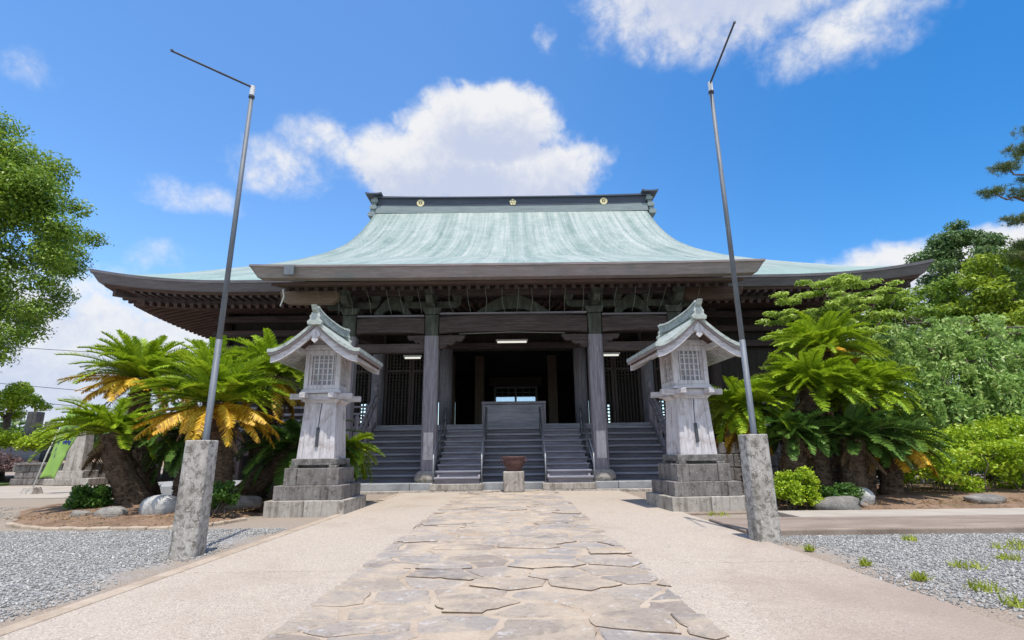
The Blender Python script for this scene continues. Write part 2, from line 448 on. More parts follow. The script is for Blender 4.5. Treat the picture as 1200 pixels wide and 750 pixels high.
M['net'] = surf('pale_green_cord', [(0.3, (0.17, 0.21, 0.17)), (0.7, (0.27, 0.31, 0.26))], (1, 1, 1), 3, 2, 0.8, 0.0)
M['banner'] = surf('lime_green_cloth', [(0.3, (0.20, 0.37, 0.07)), (0.7, (0.30, 0.47, 0.12))], (1, 1, 1), 2, 3, 0.7, 0.1)
M['banner_ink'] = surf('navy_print', [(0.3, (0.02, 0.04, 0.16)), (0.7, (0.04, 0.07, 0.22))], (1, 1, 1), 2, 3, 0.7, 0.0)
M['car_paint'] = surf('dark_blue_car_paint', [(0.3, (0.02, 0.028, 0.045)), (0.7, (0.03, 0.04, 0.06))], (1, 1, 1), 2, 2, 0.25, 0.0, spec=0.5)
M['car_glass'] = surf('dark_car_glass', [(0.3, (0.02, 0.022, 0.025)), (0.7, (0.03, 0.032, 0.036))], (1, 1, 1), 2, 2, 0.08, 0.0, spec=0.6)
M['red_lamp'] = surf('red_lamp_plastic', [(0.3, (0.4, 0.02, 0.03)), (0.7, (0.5, 0.03, 0.04))], (1, 1, 1), 2, 2, 0.3, 0.0)
M['rubber'] = surf('black_rubber', [(0.3, (0.015, 0.015, 0.015)), (0.7, (0.03, 0.03, 0.03))], (1, 1, 1), 2, 2, 0.8, 0.1)

mt, n = new_mat('fluorescent_tube')
e = n.add('ShaderNodeEmission', {'Color': (1, 0.97, 0.88, 1), 'Strength': 0.62})
n.add('ShaderNodeOutputMaterial', {'Surface': e.outputs[0]})
M['tube'] = mt
mt, n = new_mat('frosted_glass')
a_ = n.add('ShaderNodeBsdfTransparent', {'Color': (0.9, 0.95, 1.0, 1)})
b_ = n.add('ShaderNodeBsdfTranslucent', {'Color': (0.85, 0.9, 0.95, 1)})
mx = n.add('ShaderNodeMixShader', {0: 0.35, 1: a_.outputs[0], 2: b_.outputs[0]})
n.add('ShaderNodeOutputMaterial', {'Surface': mx.outputs[0]})
M['frosted'] = mt


def leaf_mat(name, c1, c2, c3, trans=0.3, tc=(0.25, 0.45, 0.05), rough=0.5, nscale=0.9, spec=0.4):
    mt, n = new_mat(name)
    oc = n.add('ShaderNodeTexCoord').outputs['Object']
    rnd = n.add('ShaderNodeNewGeometry').outputs['Random Per Island']
    nz = n.noise(oc, nscale, 4, 0.6)
    f = n.math('ADD', n.math('MULTIPLY', rnd, 0.40), n.math('MULTIPLY', n.math('ADD', n.math('MULTIPLY', n.math('SUBTRACT', nz, 0.5), 1.6), 0.5), 0.60))
    c = n.ramp(f, [(0.2, c1), (0.5, c2), (0.8, c3)])
    t = n.mix(0.45, c, tc)
    finish(n, c, rough, None, 0, 0, 0, spec, trans, t)
    return mt


L = {
    'camphor': leaf_mat('camphor_leaf', (0.072, 0.144, 0.017), (0.162, 0.270, 0.026), (0.312, 0.408, 0.048), 0.3, (0.34, 0.50, 0.04), nscale=0.35),
    'cycad': leaf_mat('cycad_leaflet', (0.114, 0.215, 0.013), (0.269, 0.403, 0.019), (0.484, 0.578, 0.041), 0.25, (0.46, 0.58, 0.03), 0.38, 1.6),
    'cycad_shaded': leaf_mat('shade_toned_cycad_leaflet', (0.044, 0.106, 0.025), (0.100, 0.194, 0.035), (0.188, 0.312, 0.056), 0.18, (0.10, 0.25, 0.06), 0.36, 1.6),  # darker copy of the cycad leaf, shade of the low crowns in its colour
    'cycad_yellow': leaf_mat('withered_cycad_leaflet', (0.22, 0.10, 0.02), (0.64, 0.36, 0.014), (0.76, 0.58, 0.07), 0.25, (0.7, 0.42, 0.03), 0.55, 3.2),
    'cycad_brown': leaf_mat('dead_cycad_leaflet', (0.07, 0.045, 0.028), (0.16, 0.10, 0.055), (0.27, 0.18, 0.09), 0.1, (0.2, 0.13, 0.06), 0.8, 2.0),
    'maple': leaf_mat('pale_green_leaf', (0.184, 0.287, 0.040), (0.333, 0.460, 0.069), (0.483, 0.598, 0.115), 0.38, (0.45, 0.60, 0.12), nscale=1.2),
    'weep': leaf_mat('weeping_leaf', (0.149, 0.269, 0.060), (0.299, 0.463, 0.113), (0.508, 0.600, 0.224), 0.32, (0.35, 0.50, 0.12), 0.42, 1.0),
    'dark': leaf_mat('dark_green_leaf', (0.046, 0.103, 0.034), (0.098, 0.172, 0.052), (0.172, 0.253, 0.069), 0.22, (0.12, 0.25, 0.05), nscale=0.5),
    'yellowgreen': leaf_mat('yellow_green_leaf', (0.125, 0.213, 0.018), (0.263, 0.362, 0.025), (0.425, 0.512, 0.050), 0.33, (0.46, 0.56, 0.05), nscale=0.6),
    'hedge': leaf_mat('hedge_leaf', (0.150, 0.263, 0.015), (0.338, 0.488, 0.022), (0.525, 0.600, 0.050), 0.3, (0.46, 0.60, 0.05), 0.42, 1.2),
    'shrub': leaf_mat('shrub_leaf', (0.028, 0.075, 0.016), (0.065, 0.15, 0.022), (0.13, 0.25, 0.04), 0.25, (0.18, 0.36, 0.05), 0.4, 2.0),
    'pine': leaf_mat('pine_needle', (0.05, 0.095, 0.03), (0.11, 0.16, 0.045), (0.22, 0.20, 0.07), 0.12, (0.15, 0.25, 0.05), 0.6, 0.7),
    'purple': leaf_mat('purple_leaf', (0.075, 0.05, 0.05), (0.17, 0.10, 0.11), (0.28, 0.20, 0.18), 0.2, (0.3, 0.2, 0.15), nscale=1.0),
    'weed': leaf_mat('weed_blade', (0.15, 0.20, 0.02), (0.29, 0.34, 0.035), (0.42, 0.44, 0.06), 0.3, (0.5, 0.55, 0.06), nscale=4),
}
M['bark'] = surf('grey_brown_bark', [(0.3, (0.045, 0.036, 0.028)), (0.5, (0.105, 0.085, 0.067)), (0.7, (0.20, 0.165, 0.135))], (4, 4, 1), 3, 8, 0.92, 0.8, 0.04)
M['bark_red'] = surf('red_brown_pine_bark', [(0.3, (0.07, 0.04, 0.028)), (0.5, (0.16, 0.09, 0.06)), (0.7, (0.26, 0.16, 0.11))], (3, 3, 1), 3, 8, 0.92, 0.8, 0.04)
M['cycad_bark'] = surf('shaggy_cycad_bark', [(0.3, (0.045, 0.030, 0.022)), (0.5, (0.115, 0.078, 0.055)), (0.7, (0.23, 0.165, 0.12))], (1, 1, 2.5), 9, 8, 0.95, 1.0, 0.05)

# ------------------------------------------------------------------ ground materials
mt, n = new_mat('grey_gravel')
oc = n.add('ShaderNodeTexCoord').outputs['Object']
v1 = n.add('ShaderNodeTexVoronoi', {'Vector': oc, 'Scale': 40.0, 'Randomness': 1.0})
v2 = n.add('ShaderNodeTexVoronoi', {'Vector': oc, 'Scale': 90.0, 'Randomness': 1.0})
g = n.add('ShaderNodeSeparateColor', {0: v1.outputs['Color']}).outputs[0]
g2 = n.add('ShaderNodeSeparateColor', {0: v2.outputs['Color']}).outputs[0]
c = n.ramp(n.math('ADD', n.math('MULTIPLY', g, 0.65), n.math('MULTIPLY', g2, 0.35)),
           [(0.08, (0.19, 0.188, 0.18)), (0.35, (0.295, 0.295, 0.288)), (0.6, (0.38, 0.38, 0.37)), (0.92, (0.54, 0.535, 0.52))])
gap = n.ramp(v1.outputs['Distance'], [(0.42, 0.0), (0.75, 1.0)])
c = n.mix(n.math('MULTIPLY', gap, 0.45), c, (0.20, 0.185, 0.165))
# sandy ground shows through beside the path and in patches
sp = n.add('ShaderNodeSeparateXYZ', {0: oc})
edge = n.math('ABSOLUTE', n.math('ADD', sp.outputs[0], 0.1))
edf = n.add('ShaderNodeMapRange', {'Value': n.math('ADD', edge, n.math('MULTIPLY', n.math('SUBTRACT', n.noise(oc, 2.2, 6, 0.65), 0.5), 1.3)),
                                   'From Min': 3.35, 'From Max': 3.95, 'To Min': 1.0, 'To Max': 0.0}).outputs[0]
near_hall = n.add('ShaderNodeMapRange', {'Value': n.math('ADD', sp.outputs[1], n.math('MULTIPLY', n.noise(oc, 1.0, 4), 1.2)), 'From Min': 8.6, 'From Max': 9.6}).outputs[0]
pat = n.ramp(n.noise(oc, 0.45, 5, 0.6), [(0.55, 0.0), (0.72, 0.55)])
sand = n.mix(n.noise(oc, 40, 5, 0.7), (0.22, 0.168, 0.125), (0.45, 0.375, 0.30))
c = n.mix(n.math('MAXIMUM', n.math('MAXIMUM', edf, n.math('MULTIPLY', near_hall, 0.85)), pat), c, sand)
far = n.add('ShaderNodeMapRange', {'Value': n.add('ShaderNodeVectorMath', {0: oc}, operation='LENGTH').outputs['Value'], 'From Min': 60, 'From Max': 160}).outputs[0]
c = n.mix(far, c, (0.10, 0.14, 0.06))
h = n.math('ADD', n.math('MULTIPLY', v1.outputs['Distance'], -1.0), n.math('MULTIPLY', v2.outputs['Distance'], -0.5))
finish(n, c, 0.9, h, 0.9, 0.02, 0, 0.25)
M['gravel'] = mt

mt, n = new_mat('gravel_stone')
rnd = n.add('ShaderNodeNewGeometry').outputs['Random Per Island']
oc = n.add('ShaderNodeTexCoord').outputs['Object']
c = n.ramp(rnd, [(0.0, (0.19, 0.188, 0.18)), (0.35, (0.295, 0.295, 0.288)), (0.7, (0.38, 0.38, 0.37)), (0.93, (0.45, 0.435, 0.405)), (1.0, (0.62, 0.61, 0.59))])
c = n.mix(0.25, c, n.ramp(n.noise(oc, 60, 3), [(0.3, 0.3), (0.7, 1.0)]), 'MULTIPLY')
finish(n, c, 0.85, n.noise(oc, 120, 3), 0.4, 0.004, 0, 0.3)
M['pebble'] = mt

mt, n = new_mat('exposed_aggregate_concrete')
oc = n.add('ShaderNodeTexCoord').outputs['Object']
va = n.add('ShaderNodeTexVoronoi', {'Vector': oc, 'Scale': 85.0})
vb = n.add('ShaderNodeTexVoronoi', {'Vector': oc, 'Scale': 170.0})
ga = n.add('ShaderNodeSeparateColor', {0: va.outputs['Color']}).outputs[0]
gb = n.add('ShaderNodeSeparateColor', {0: vb.outputs['Color']}).outputs[0]
bl = n.noise(oc, 0.7, 7, 0.62, 0.3)
bl2 = n.noise(oc, 6.0, 6, 0.65)
gg = n.math('ADD', n.math('MULTIPLY', ga, 0.5), n.math('MULTIPLY', gb, 0.5))
agg = n.ramp(gg, [(0.1, (0.19, 0.155, 0.125)), (0.35, (0.345, 0.295, 0.245)), (0.65, (0.44, 0.38, 0.315)), (0.92, (0.62, 0.56, 0.48))])
c = n.mix(n.ramp(bl2, [(0.35, 0.15), (0.70, 0.7)]), agg, (0.43, 0.365, 0.295))
c = n.mix(n.ramp(bl, [(0.50, 0.0), (0.70, 0.4)]), c, (0.27, 0.21, 0.165), 'MIX')
spz = n.add('ShaderNodeSeparateXYZ', {0: oc})
rt_ = n.add('ShaderNodeMapRange', {'Value': n.math('ADD', n.math('SUBTRACT', spz.outputs[0], n.math('MULTIPLY', spz.outputs[1], 0.35)), n.math('MULTIPLY', bl, 2.0)), 'From Min': 1.2, 'From Max': 2.6}).outputs[0]
c = n.mix(n.math('MULTIPLY', rt_, 0.7), c, (0.27, 0.205, 0.165))
spx = n.add('ShaderNodeSeparateXYZ', {0: oc})
finish(n, c, 0.88, n.math('ADD', n.math('MULTIPLY', va.outputs['Distance'], -0.6), n.math('MULTIPLY', bl2, 0.8)), 0.5, 0.012, 0, 0.25)
M['aggregate'] = mt

M['mortar'] = surf('sandy_mortar', [(0.3, (0.26, 0.20, 0.145)), (0.5, (0.39, 0.315, 0.24)), (0.7, (0.48, 0.405, 0.325))], (1, 1, 1), 3, 9, 0.92, 0.6, 0.015, fine=50,
                   spots=((0.20, 0.14, 0.08), 1.6, 0.54, 0.72, 0.55))
mt, n = new_mat('worn_flagstone')
oc = n.add('ShaderNodeTexCoord').outputs['Object']
rnd = n.add('ShaderNodeNewGeometry').outputs['Random Per Island']
a = n.noise(oc, 2.6, 8, 0.65, 0.5)
b = n.noise(oc, 22, 7, 0.7)
base = n.ramp(rnd, [(0.0, (0.22, 0.20, 0.19)), (0.25, (0.38, 0.335, 0.29)), (0.45, (0.29, 0.27, 0.265)), (0.7, (0.41, 0.345, 0.275)), (1.0, (0.26, 0.215, 0.185))])
c = n.mix(n.ramp(a, [(0.40, 0.0), (0.68, 0.65)]), base, (0.43, 0.365, 0.305))
c = n.mix(n.ramp(b, [(0.50, 0.0), (0.68, 0.65)]), c, (0.23, 0.195, 0.165))
c = n.mix(n.ramp(n.noise(n.mapping(oc, (1, 3, 1)), 5.0, 9, 0.75, 1.2), [(0.57, 0.0), (0.62, 0.5)]), c, (0.22, 0.185, 0.16))
c = n.mix(n.ramp(n.noise(oc, 1.5, 7, 0.68, 0.5), [(0.47, 0.0), (0.60, 0.9)]), c, (0.49, 0.40, 0.305))
c = n.mix(n.ramp(n.noise(oc, 0.9, 5, 0.6), [(0.60, 0.0), (0.70, 0.55)]), c, (0.42, 0.27, 0.13))
c = n.mix(n.ramp(n.noise(oc, 9, 5, 0.7), [(0.58, 0.0), (0.66, 0.5)]), c, (0.62, 0.60, 0.59))
finish(n, c, 0.85, n.math('ADD', n.math('MULTIPLY', a, 1.0), n.math('MULTIPLY', b, 0.9)), 0.95, 0.03, 0, 0.25)
M['flag'] = mt
M['soil'] = surf('dry_soil', [(0.3, (0.10, 0.062, 0.04)), (0.5, (0.20, 0.13, 0.085)), (0.7, (0.32, 0.225, 0.155))], (1, 1, 1), 2, 9, 0.95, 0.8, 0.04, fine=40,
                 spots=((0.085, 0.10, 0.025), 1.1, 0.56, 0.72, 0.6))
M['pale_paving'] = surf('pale_pavement', [(0.3, (0.29, 0.255, 0.215)), (0.7, (0.44, 0.395, 0.34))], (1, 1, 1), 1.2, 8, 0.9, 0.2, fine=40)
M['brown_concrete'] = surf('brownish_concrete', [(0.3, (0.14, 0.108, 0.085)), (0.5, (0.24, 0.19, 0.152)), (0.7, (0.34, 0.28, 0.235))], (1, 3, 1), 1.2, 9, 0.9, 0.3, fine=40)
M['turf'] = surf('dull_turf', [(0.3, (0.035, 0.07, 0.02)), (0.7, (0.09, 0.14, 0.04))], (1, 1, 1), 3, 8, 0.95, 0.6)
M['bank'] = surf('pinkish_earth_bank', [(0.3, (0.28, 0.19, 0.14)), (0.7, (0.46, 0.34, 0.27))], (1, 1, 1), 1.5, 8, 0.95, 0.6)

# ------------------------------------------------------------------ the ground
g = MB()
xs = [-900, -200, -60, -30, -15, 0, 15, 30, 60, 200, 900]
ys = [-300, -60, -10, 0, 8, 16, 30, 60, 150, 400, 1400]
for j in range(len(ys)):
    for i in range(len(xs)): g.v.append((xs[i], ys[j], 0.0))
for j in range(len(ys) - 1):
    for i in range(len(xs) - 1):
        a = j * len(xs) + i; g.f.append((a, a + 1, a + len(xs) + 1, a + len(xs)))
struct(build('ground', g, M['gravel']))

# concrete either side of the flagstones, cast in bays with open joints
cb = MB()
PL, PR = -1.47, 1.22
jl = [-6, 1.6, 5.35, 9.0, 12.4, 15.86]
jr = [-6, 0.9, 5.55, 8.9, 12.6, 15.86]
for js, xa, xb in ((jl, -3.18, PL), (jr, PR, 3.06)):
    for a, b in zip(js[:-1], js[1:]):
        cb.box(xa, xb, a + 0.011, b - 0.011, -0.2, 0.045)
struct(build('concrete_path', cb, M['aggregate'], bevel=0.006))
jb = MB(); jb.box(-3.17, PL - 0.01, -6, 15.85, -0.1, 0.012); jb.box(PR + 0.01, 3.05, -6, 15.85, -0.1, 0.012)
struct(build('joint_earth', jb, M['soil']))
kb = MB()
kb.box(-3.34, -3.188, -6, 15.86, -0.2, 0.05)
struct(build('path_kerb', kb, M['mortar'], bevel=0.02))
mo = MB(); mo.box(PL, PR, -6, 15.86, -0.2, 0.0425)
struct(build('mortar_bed', mo, M['mortar']))
th_ = MB()
for a, b in ((-4.6, -2.0), (-1.98, 1.7), (1.72, 4.3)):
    th_.box(a, b, 15.88, 16.16, -0.1, 0.075)
struct(build('threshold_kerb', th_, M['stone_light'], bevel=0.015))

# flagstones: irregular cells of a stretched Voronoi pattern
def flagstones():
    rr = random.Random(5)
    x0, x1, y0, y1 = PL - 0.05, PR + 0.05, -1.5, 15.80
    ax, ay = 0.58, 0.37
    seeds = []
    ny = int((y1 - y0) / ay)
    for j in range(-1, ny + 2):
        off = rr.uniform(-0.5, 0.5)
        k = int((x1 - x0) / ax) + 2
        for i in range(-1, k + 1):
            seeds.append((x0 + (i + off + rr.uniform(-0.36, 0.36)) * ax, y0 + (j + rr.uniform(-0.4, 0.4)) * ay))
    mb = MB()
    sc = 1.35
    for si, (sx, sy) in enumerate(seeds):
        if not (x0 - 0.6 < sx < x1 + 0.6 and y0 - 0.4 < sy < y1 + 0.4): continue
        poly = [(x0, y0), (x1, y0), (x1, y1), (x0, y1)]
        for sj, (tx, ty) in enumerate(seeds):
            if sj == si or abs(tx - sx) > 2.4 or abs(ty - sy) > 1.8: continue
            # bisector in a metric where y counts sc times
            nx_, ny_ = (tx - sx), (ty - sy) * sc * sc
            c_ = nx_ * (tx + sx) / 2 + ny_ * (ty + sy) / 2
            out = []
            for q in range(len(poly)):
                p, r_ = poly[q], poly[(q + 1) % len(poly)]
                dp = nx_ * p[0] + ny_ * p[1] - c_; dr = nx_ * r_[0] + ny_ * r_[1] - c_
                if dp <= 0: out.append(p)
                if (dp < 0) != (dr < 0) and dp != dr:
                    t = dp / (dp - dr); out.append((p[0] + (r_[0] - p[0]) * t, p[1] + (r_[1] - p[1]) * t))
            poly = out
            if len(poly) < 3: break
        if len(poly) < 3: continue
        # jittered outline
        cx = sum(p[0] for p in poly) / len(poly); cy = sum(p[1] for p in poly) / len(poly)
        pts = []
        for q in range(len(poly)):
            p, r_ = poly[q], poly[(q + 1) % len(poly)]
            ln = math.hypot(r_[0] - p[0], r_[1] - p[1])
            if ln < 0.02: continue
            k = max(1, int(ln / 0.07))
            for t in range(k):
                s = t / k
                pts.append((p[0] + (r_[0] - p[0]) * s, p[1] + (r_[1] - p[1]) * s))
        if len(pts) < 5: continue
        gapw = rr.choice([0.003, 0.005, 0.008, 0.014, 0.024]); wv1, wv2, wk = rr.uniform(0, 6.28), rr.uniform(0, 6.28), rr.uniform(0.012, 0.030)
        outl = []
        for (x, y) in pts:
            d = math.hypot(x - cx, y - cy) + 1e-6
            aa = math.atan2(y - cy, x - cx); k = max(0.3, 1 - (gapw + 1.5 * wk * (0.5 + 0.5 * math.sin(aa * 3 + wv1)) * (0.5 + 0.5 * math.sin(aa * 7 + wv2)) + rr.uniform(0, 0.012)) / d)
            outl.append((cx + (x - cx) * k, cy + (y - cy) * k))
        nn = len(outl)
        z = 0.047 + (rr.uniform(-0.003, 0.005) if rr.random() < 0.5 else rr.uniform(0.003, 0.017))
        tx, ty = rr.uniform(-0.012, 0.012), rr.uniform(-0.022, 0.022)
        def zt(x, y): return z + (x - cx) * tx + (y - cy) * ty
        o = len(mb.v)
        for (x, y) in outl: mb.v.append((x, y, 0.0))
        for (x, y) in outl: mb.v.append((x, y, zt(x, y) - 0.010))
        for (x, y) in outl:
            d = math.hypot(x - cx, y - cy) + 1e-6; k = 1 - rr.uniform(0.008, 0.022) / d
            mb.v.append((cx + (x - cx) * k, cy + (y - cy) * k, zt(x, y)))
        for lv in (0, 1):
            for i in range(nn):
                i2 = (i + 1) % nn
                mb.f.append((o + lv * nn + i, o + lv * nn + i2, o + (lv + 1) * nn + i2, o + (lv + 1) * nn + i))
        mb.f.append(tuple(o + 2 * nn + i for i in range(nn)))
    return mb
fo_ = struct(build('flagstone_path', flagstones(), M['flag'], smooth=False))
M['stone_side'] = surf('earth_and_shade_stone_edge', [(0.3, (0.06, 0.045, 0.035)), (0.7, (0.17, 0.13, 0.10))], (1, 1, 1), 9, 6, 0.95, 0.5)  # earthy dark sides; shadow lines at the stone edges are put into this colour
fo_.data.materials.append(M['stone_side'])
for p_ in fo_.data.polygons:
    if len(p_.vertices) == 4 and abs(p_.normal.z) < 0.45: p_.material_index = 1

# strip of concrete crossing on the right, with its step down to the gravel
sp_ = MB()
sp_.box(3.075, 40, 7.42, 8.75, -0.1, 0.085)
struct(build('side_path', sp_, M['brown_concrete'], bevel=0.02))
sp2 = MB(); sp2.box(4.6, 40, 8.76, 9.75, -0.1, 0.075)
struct(build('side_path_verge', sp2, M['pale_paving'], bevel=0.01))

def mound(name, outline, zc, mat, zedge=0.02):
    """soil bed: outline polygon rising to a softly uneven crown"""
    cx = sum(p[0] for p in outline) / len(outline); cy = sum(p[1] for p in outline) / len(outline)
    mb = MB(); n_ = len(outline); rings = 7
    rr = random.Random(len(name) + int(cx * 10))
    for k in range(rings):
        t = k / rings
        for (x, y) in outline:
            z = -0.05 if k == 0 else zedge + zc * (1 - (1 - t) ** 2) + rr.uniform(-0.02, 0.02)
            mb.v.append((cx + (x - cx) * (1 - t), cy + (y - cy) * (1 - t), z))
    mb.v.append((cx, cy, zedge + zc))
    for k in range(rings - 1):
        for i in range(n_):
            i2 = (i + 1) % n_
            mb.f.append((k * n_ + i, k * n_ + i2, (k + 1) * n_ + i2, (k + 1) * n_ + i))
    for i in range(n_): mb.f.append(((rings - 1) * n_ + i, (rings - 1) * n_ + (i + 1) % n_, rings * n_))
    return struct(build(name, mb, mat, smooth=True))

def ring_outline(pts, sub=6, jit=0.06, seed=1):
    rr = random.Random(seed); out = []
    n_ = len(pts)
    for i in range(n_):
        p0, p1, p2, p3 = pts[i - 1], pts[i], pts[(i + 1) % n_], pts[(i + 2) % n_]
        for k in range(sub):
            t = k / sub
            q = [0.5 * (2 * p1[d] + (p2[d] - p0[d]) * t + (2 * p0[d] - 5 * p1[d] + 4 * p2[d] - p3[d]) * t * t + (3 * p1[d] - p0[d] - 3 * p2[d] + p3[d]) * t ** 3) for d in (0, 1)]
            out.append((q[0] + rr.uniform(-jit, jit), q[1] + rr.uniform(-jit, jit)))
    return out
bedL = ring_outline([(-8.6, 9.4), (-7.0, 8.75), (-5.3, 8.85), (-4.85, 9.9), (-4.9, 12.5), (-5.3, 15.0), (-8.5, 15.3), (-11.0, 14.6), (-11.2, 12.4), (-9.8, 10.6)], seed=3)
mound('planting_bed', bedL, 0.16, M['soil'])
bedR = ring_outline([(4.75, 9.85), (7.0, 9.8), (10.5, 9.75), (15.0, 9.8), (19.0, 10.5), (19.0, 17.5), (12.0, 18.0), (6.2, 16.5), (5.9, 13.5), (4.7, 12.0)], seed=4)
mound('planting_bed', bedR, 0.22, M['soil'])
# pavement beyond the left bed and the bank behind it
pv = MB(); pv.hexa([(-40, 14.8, -0.1), (-9.5, 15.7, -0.1), (-9.0, 22.0, -0.1), (-40, 23.2, -0.1), (-40, 14.8, 0.03), (-9.5, 15.7, 0.03), (-9.0, 22.0, 0.03), (-40, 23.2, 0.03)])
struct(build('pavement', pv, M['pale_paving']))

# loose gravel stones lying on the yard
def pebbles():
    pts = []
    for (xa, xb, ya, yb, cnt) in ((-9.5, -3.55, 3.1, 9.0, 42000), (-14.0, -8.5, 6.5, 13, 7000), (3.12, 8.5, 2.7, 7.40, 32000)):
        x = rng.uniform(xa, xb, cnt); y = rng.uniform(ya, yb, cnt)
        keep = np.ones(cnt, bool)
        if xa == -9.5: keep &= (x < -3.75 + 0.35 * np.sin(y * 3.1) + rng.uniform(-.3, .25, cnt)) & ~((y > 8.7) & (x > -8.6))
        if xa == -14.0: keep &= ~((x > -9.4) & (y > 9.2)) & ~((x > -11.3) & (y > 11.8))
        if xa == 3.12: keep &= (x > 3.35 + 0.25 * np.sin(y * 2.3) + rng.uniform(-.2, .35, cnt))
        pts.append(np.stack([x[keep], y[keep]], 1))
    P = np.concatenate(pts); N_ = len(P)
    cube = np.array([(-1, -1, -1), (1, -1, -1), (1, 1, -1), (-1, 1, -1), (-1, -1, 1), (1, -1, 1), (1, 1, 1), (-1, 1, 1)], float)
    s = rng.uniform(0.0045, 0.0125, (N_, 1, 1)) * rng.uniform(0.6, 1.25, (N_, 1, 3))
    V = cube[None] * s * rng.uniform(0.55, 1.0, (N_, 8, 3))
    ang = rng.uniform(0, 6.28, N_); c_, s_ = np.cos(ang)[:, None], np.sin(ang)[:, None]
    tl = rng.uniform(-0.6, 0.6, N_)[:, None]; ct, st = np.cos(tl), np.sin(tl)
    y2, z2 = V[..., 1] * ct - V[..., 2] * st, V[..., 1] * st + V[..., 2] * ct
    V = np.stack([V[..., 0] * c_ - y2 * s_ + P[:, :1], V[..., 0] * s_ + y2 * c_ + P[:, 1:2], z2 + 0.005], -1)
    q = np.array([(0, 3, 2, 1), (4, 5, 6, 7), (0, 1, 5, 4), (1, 2, 6, 5), (2, 3, 7, 6), (3, 0, 4, 7)])
    Q = (np.arange(N_)[:, None, None] * 8 + q[None]).reshape(-1, 4)
    return V.reshape(-1, 3), Q
V_, Q_ = pebbles()
struct(np_mesh('loose_gravel', V_, Q_, M['pebble']), 'stuff')

# ------------------------------------------------------------------ the temple hall
hall = thing('temple_hall', (0, 26, 0), 'large dark timber temple hall under a wide pale green copper roof', 'temple hall')
YC, YE = 28.3, 17.5            # ridge line and front eave of the main roof
ZE, ZR = 7.20, 15.0

def zprof(Y):
    s = (Y - YE) / (YC - 0.3 - YE)
    return ZE + (ZR - ZE) * (0.57 * s + 0.43 * s * s)

WT = [(17.5, 15.10), (18.2, 14.75), (19.0, 14.15), (20.2, 12.75), (20.8, 11.75), (21.3, 10.8), (22.0, 9.75), (23.0, 8.85), (24.0, 8.35), (25.0, 8.15), (26.0, 8.05), (27.4, 8.0), (28.0, 7.98)]
def whalf(Y):
    for (a, wa), (b, wb) in zip(WT[:-1], WT[1:]):
        if a <= Y <= b:
            return wa + (wb - wa) * (Y - a) / (b - a)
    return WT[-1][1]

def upturn(x, y, v):
    """eave line curving up to the four corners"""
    ax_ = abs(x); ay_ = abs(y - YC)
    cx_ = max(0.0, (ax_ - 9.5) / 5.6) ** 2.2
    cy_ = max(0.0, (ay_ - 5.2) / 5.6) ** 2.2
    return 0.50 * min(cx_, 1.3) * min(cy_, 1.3) * v ** 3

NF, NS = 64, 26
def ring(Y, v, dz=0.0, inset=0.0):
    """closed rectangle of points at one level of the roof, front then right, back, left"""
    Wd = whalf(max(Y, YE)) - inset; yf = Y + inset; yb = 2 * YC - yf
    pts = []
    for i in range(NF): pts.append((-Wd + 2 * Wd * i / NF, yf))
    for i in range(NS): pts.append((Wd, yf + (yb - yf) * i / NS))
    for i in range(NF): pts.append((Wd - 2 * Wd * i / NF, yb))
    for i in range(NS): pts.append((-Wd, yb - (yb - yf) * i / NS))
    zz = zprof(max(Y, YE)) + dz
    return [(x, y, zz + upturn(x, y, v)) for x, y in pts]
NR = 2 * (NF + NS)

roof = MB(); ruv = []
levels = 30
for k in range(levels + 1):
    Y = 28.0 - (28.0 - YE) * (k / levels); v = k / levels
    rg = ring(Y, v)
    roof.v += rg
    W_ = whalf(Y)
    for i, (x, y, z) in enumerate(rg):
        if i <= NF or (NF + NS <= i <= 2 * NF + NS): ruv.append((x / W_ * 0.8 + (0 if i <= NF else 3), v))
        else: ruv.append(((y - YC) / (YC - Y + 0.5) * 0.8 + 6, v))
for k in range(levels):
    for i in range(NR):
        i2 = (i + 1) % NR
        roof.f.append((k * NR + i, (k + 1) * NR + i, (k + 1) * NR + i2, k * NR + i2))
roof_o = build('roof', roof, M['copper'], hall, smooth=True, uv=ruv)

def loft(rings, close=False):
    mb = MB()
    for r_ in rings: mb.v += r_
    for k in range(len(rings) - 1):
        for i in range(NR):
            i2 = (i + 1) % NR
            mb.f.append((k * NR + i, (k + 1) * NR + i, (k + 1) * NR + i2, k * NR + i2))
    return mb
fas = loft([ring(YE, 1, -0.003, -0.03), ring(YE, 1, -0.10, -0.02), ring(YE, 1, -0.11, 0.03), ring(YE, 1, -0.36, 0.20), ring(YE, 1, -0.36, 0.32)])
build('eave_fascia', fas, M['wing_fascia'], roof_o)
fas2 = loft([ring(YE, 1, -0.355, 0.31), ring(YE, 1, -0.44, 0.34), ring(YE, 1, -0.40, 1.05)])
build('eave_board', fas2, M['wood_brown'], roof_o)
sof = loft([ring(YE, 1, -0.39, 1.0), ring(YE, 1, -0.62, 1.06), ring(YE, 1, -0.62, 1.16), ring(YE, 0.6, -0.02, 3.9)])
build('eave_soffit', sof, M['wood_dark_x'], roof_o)
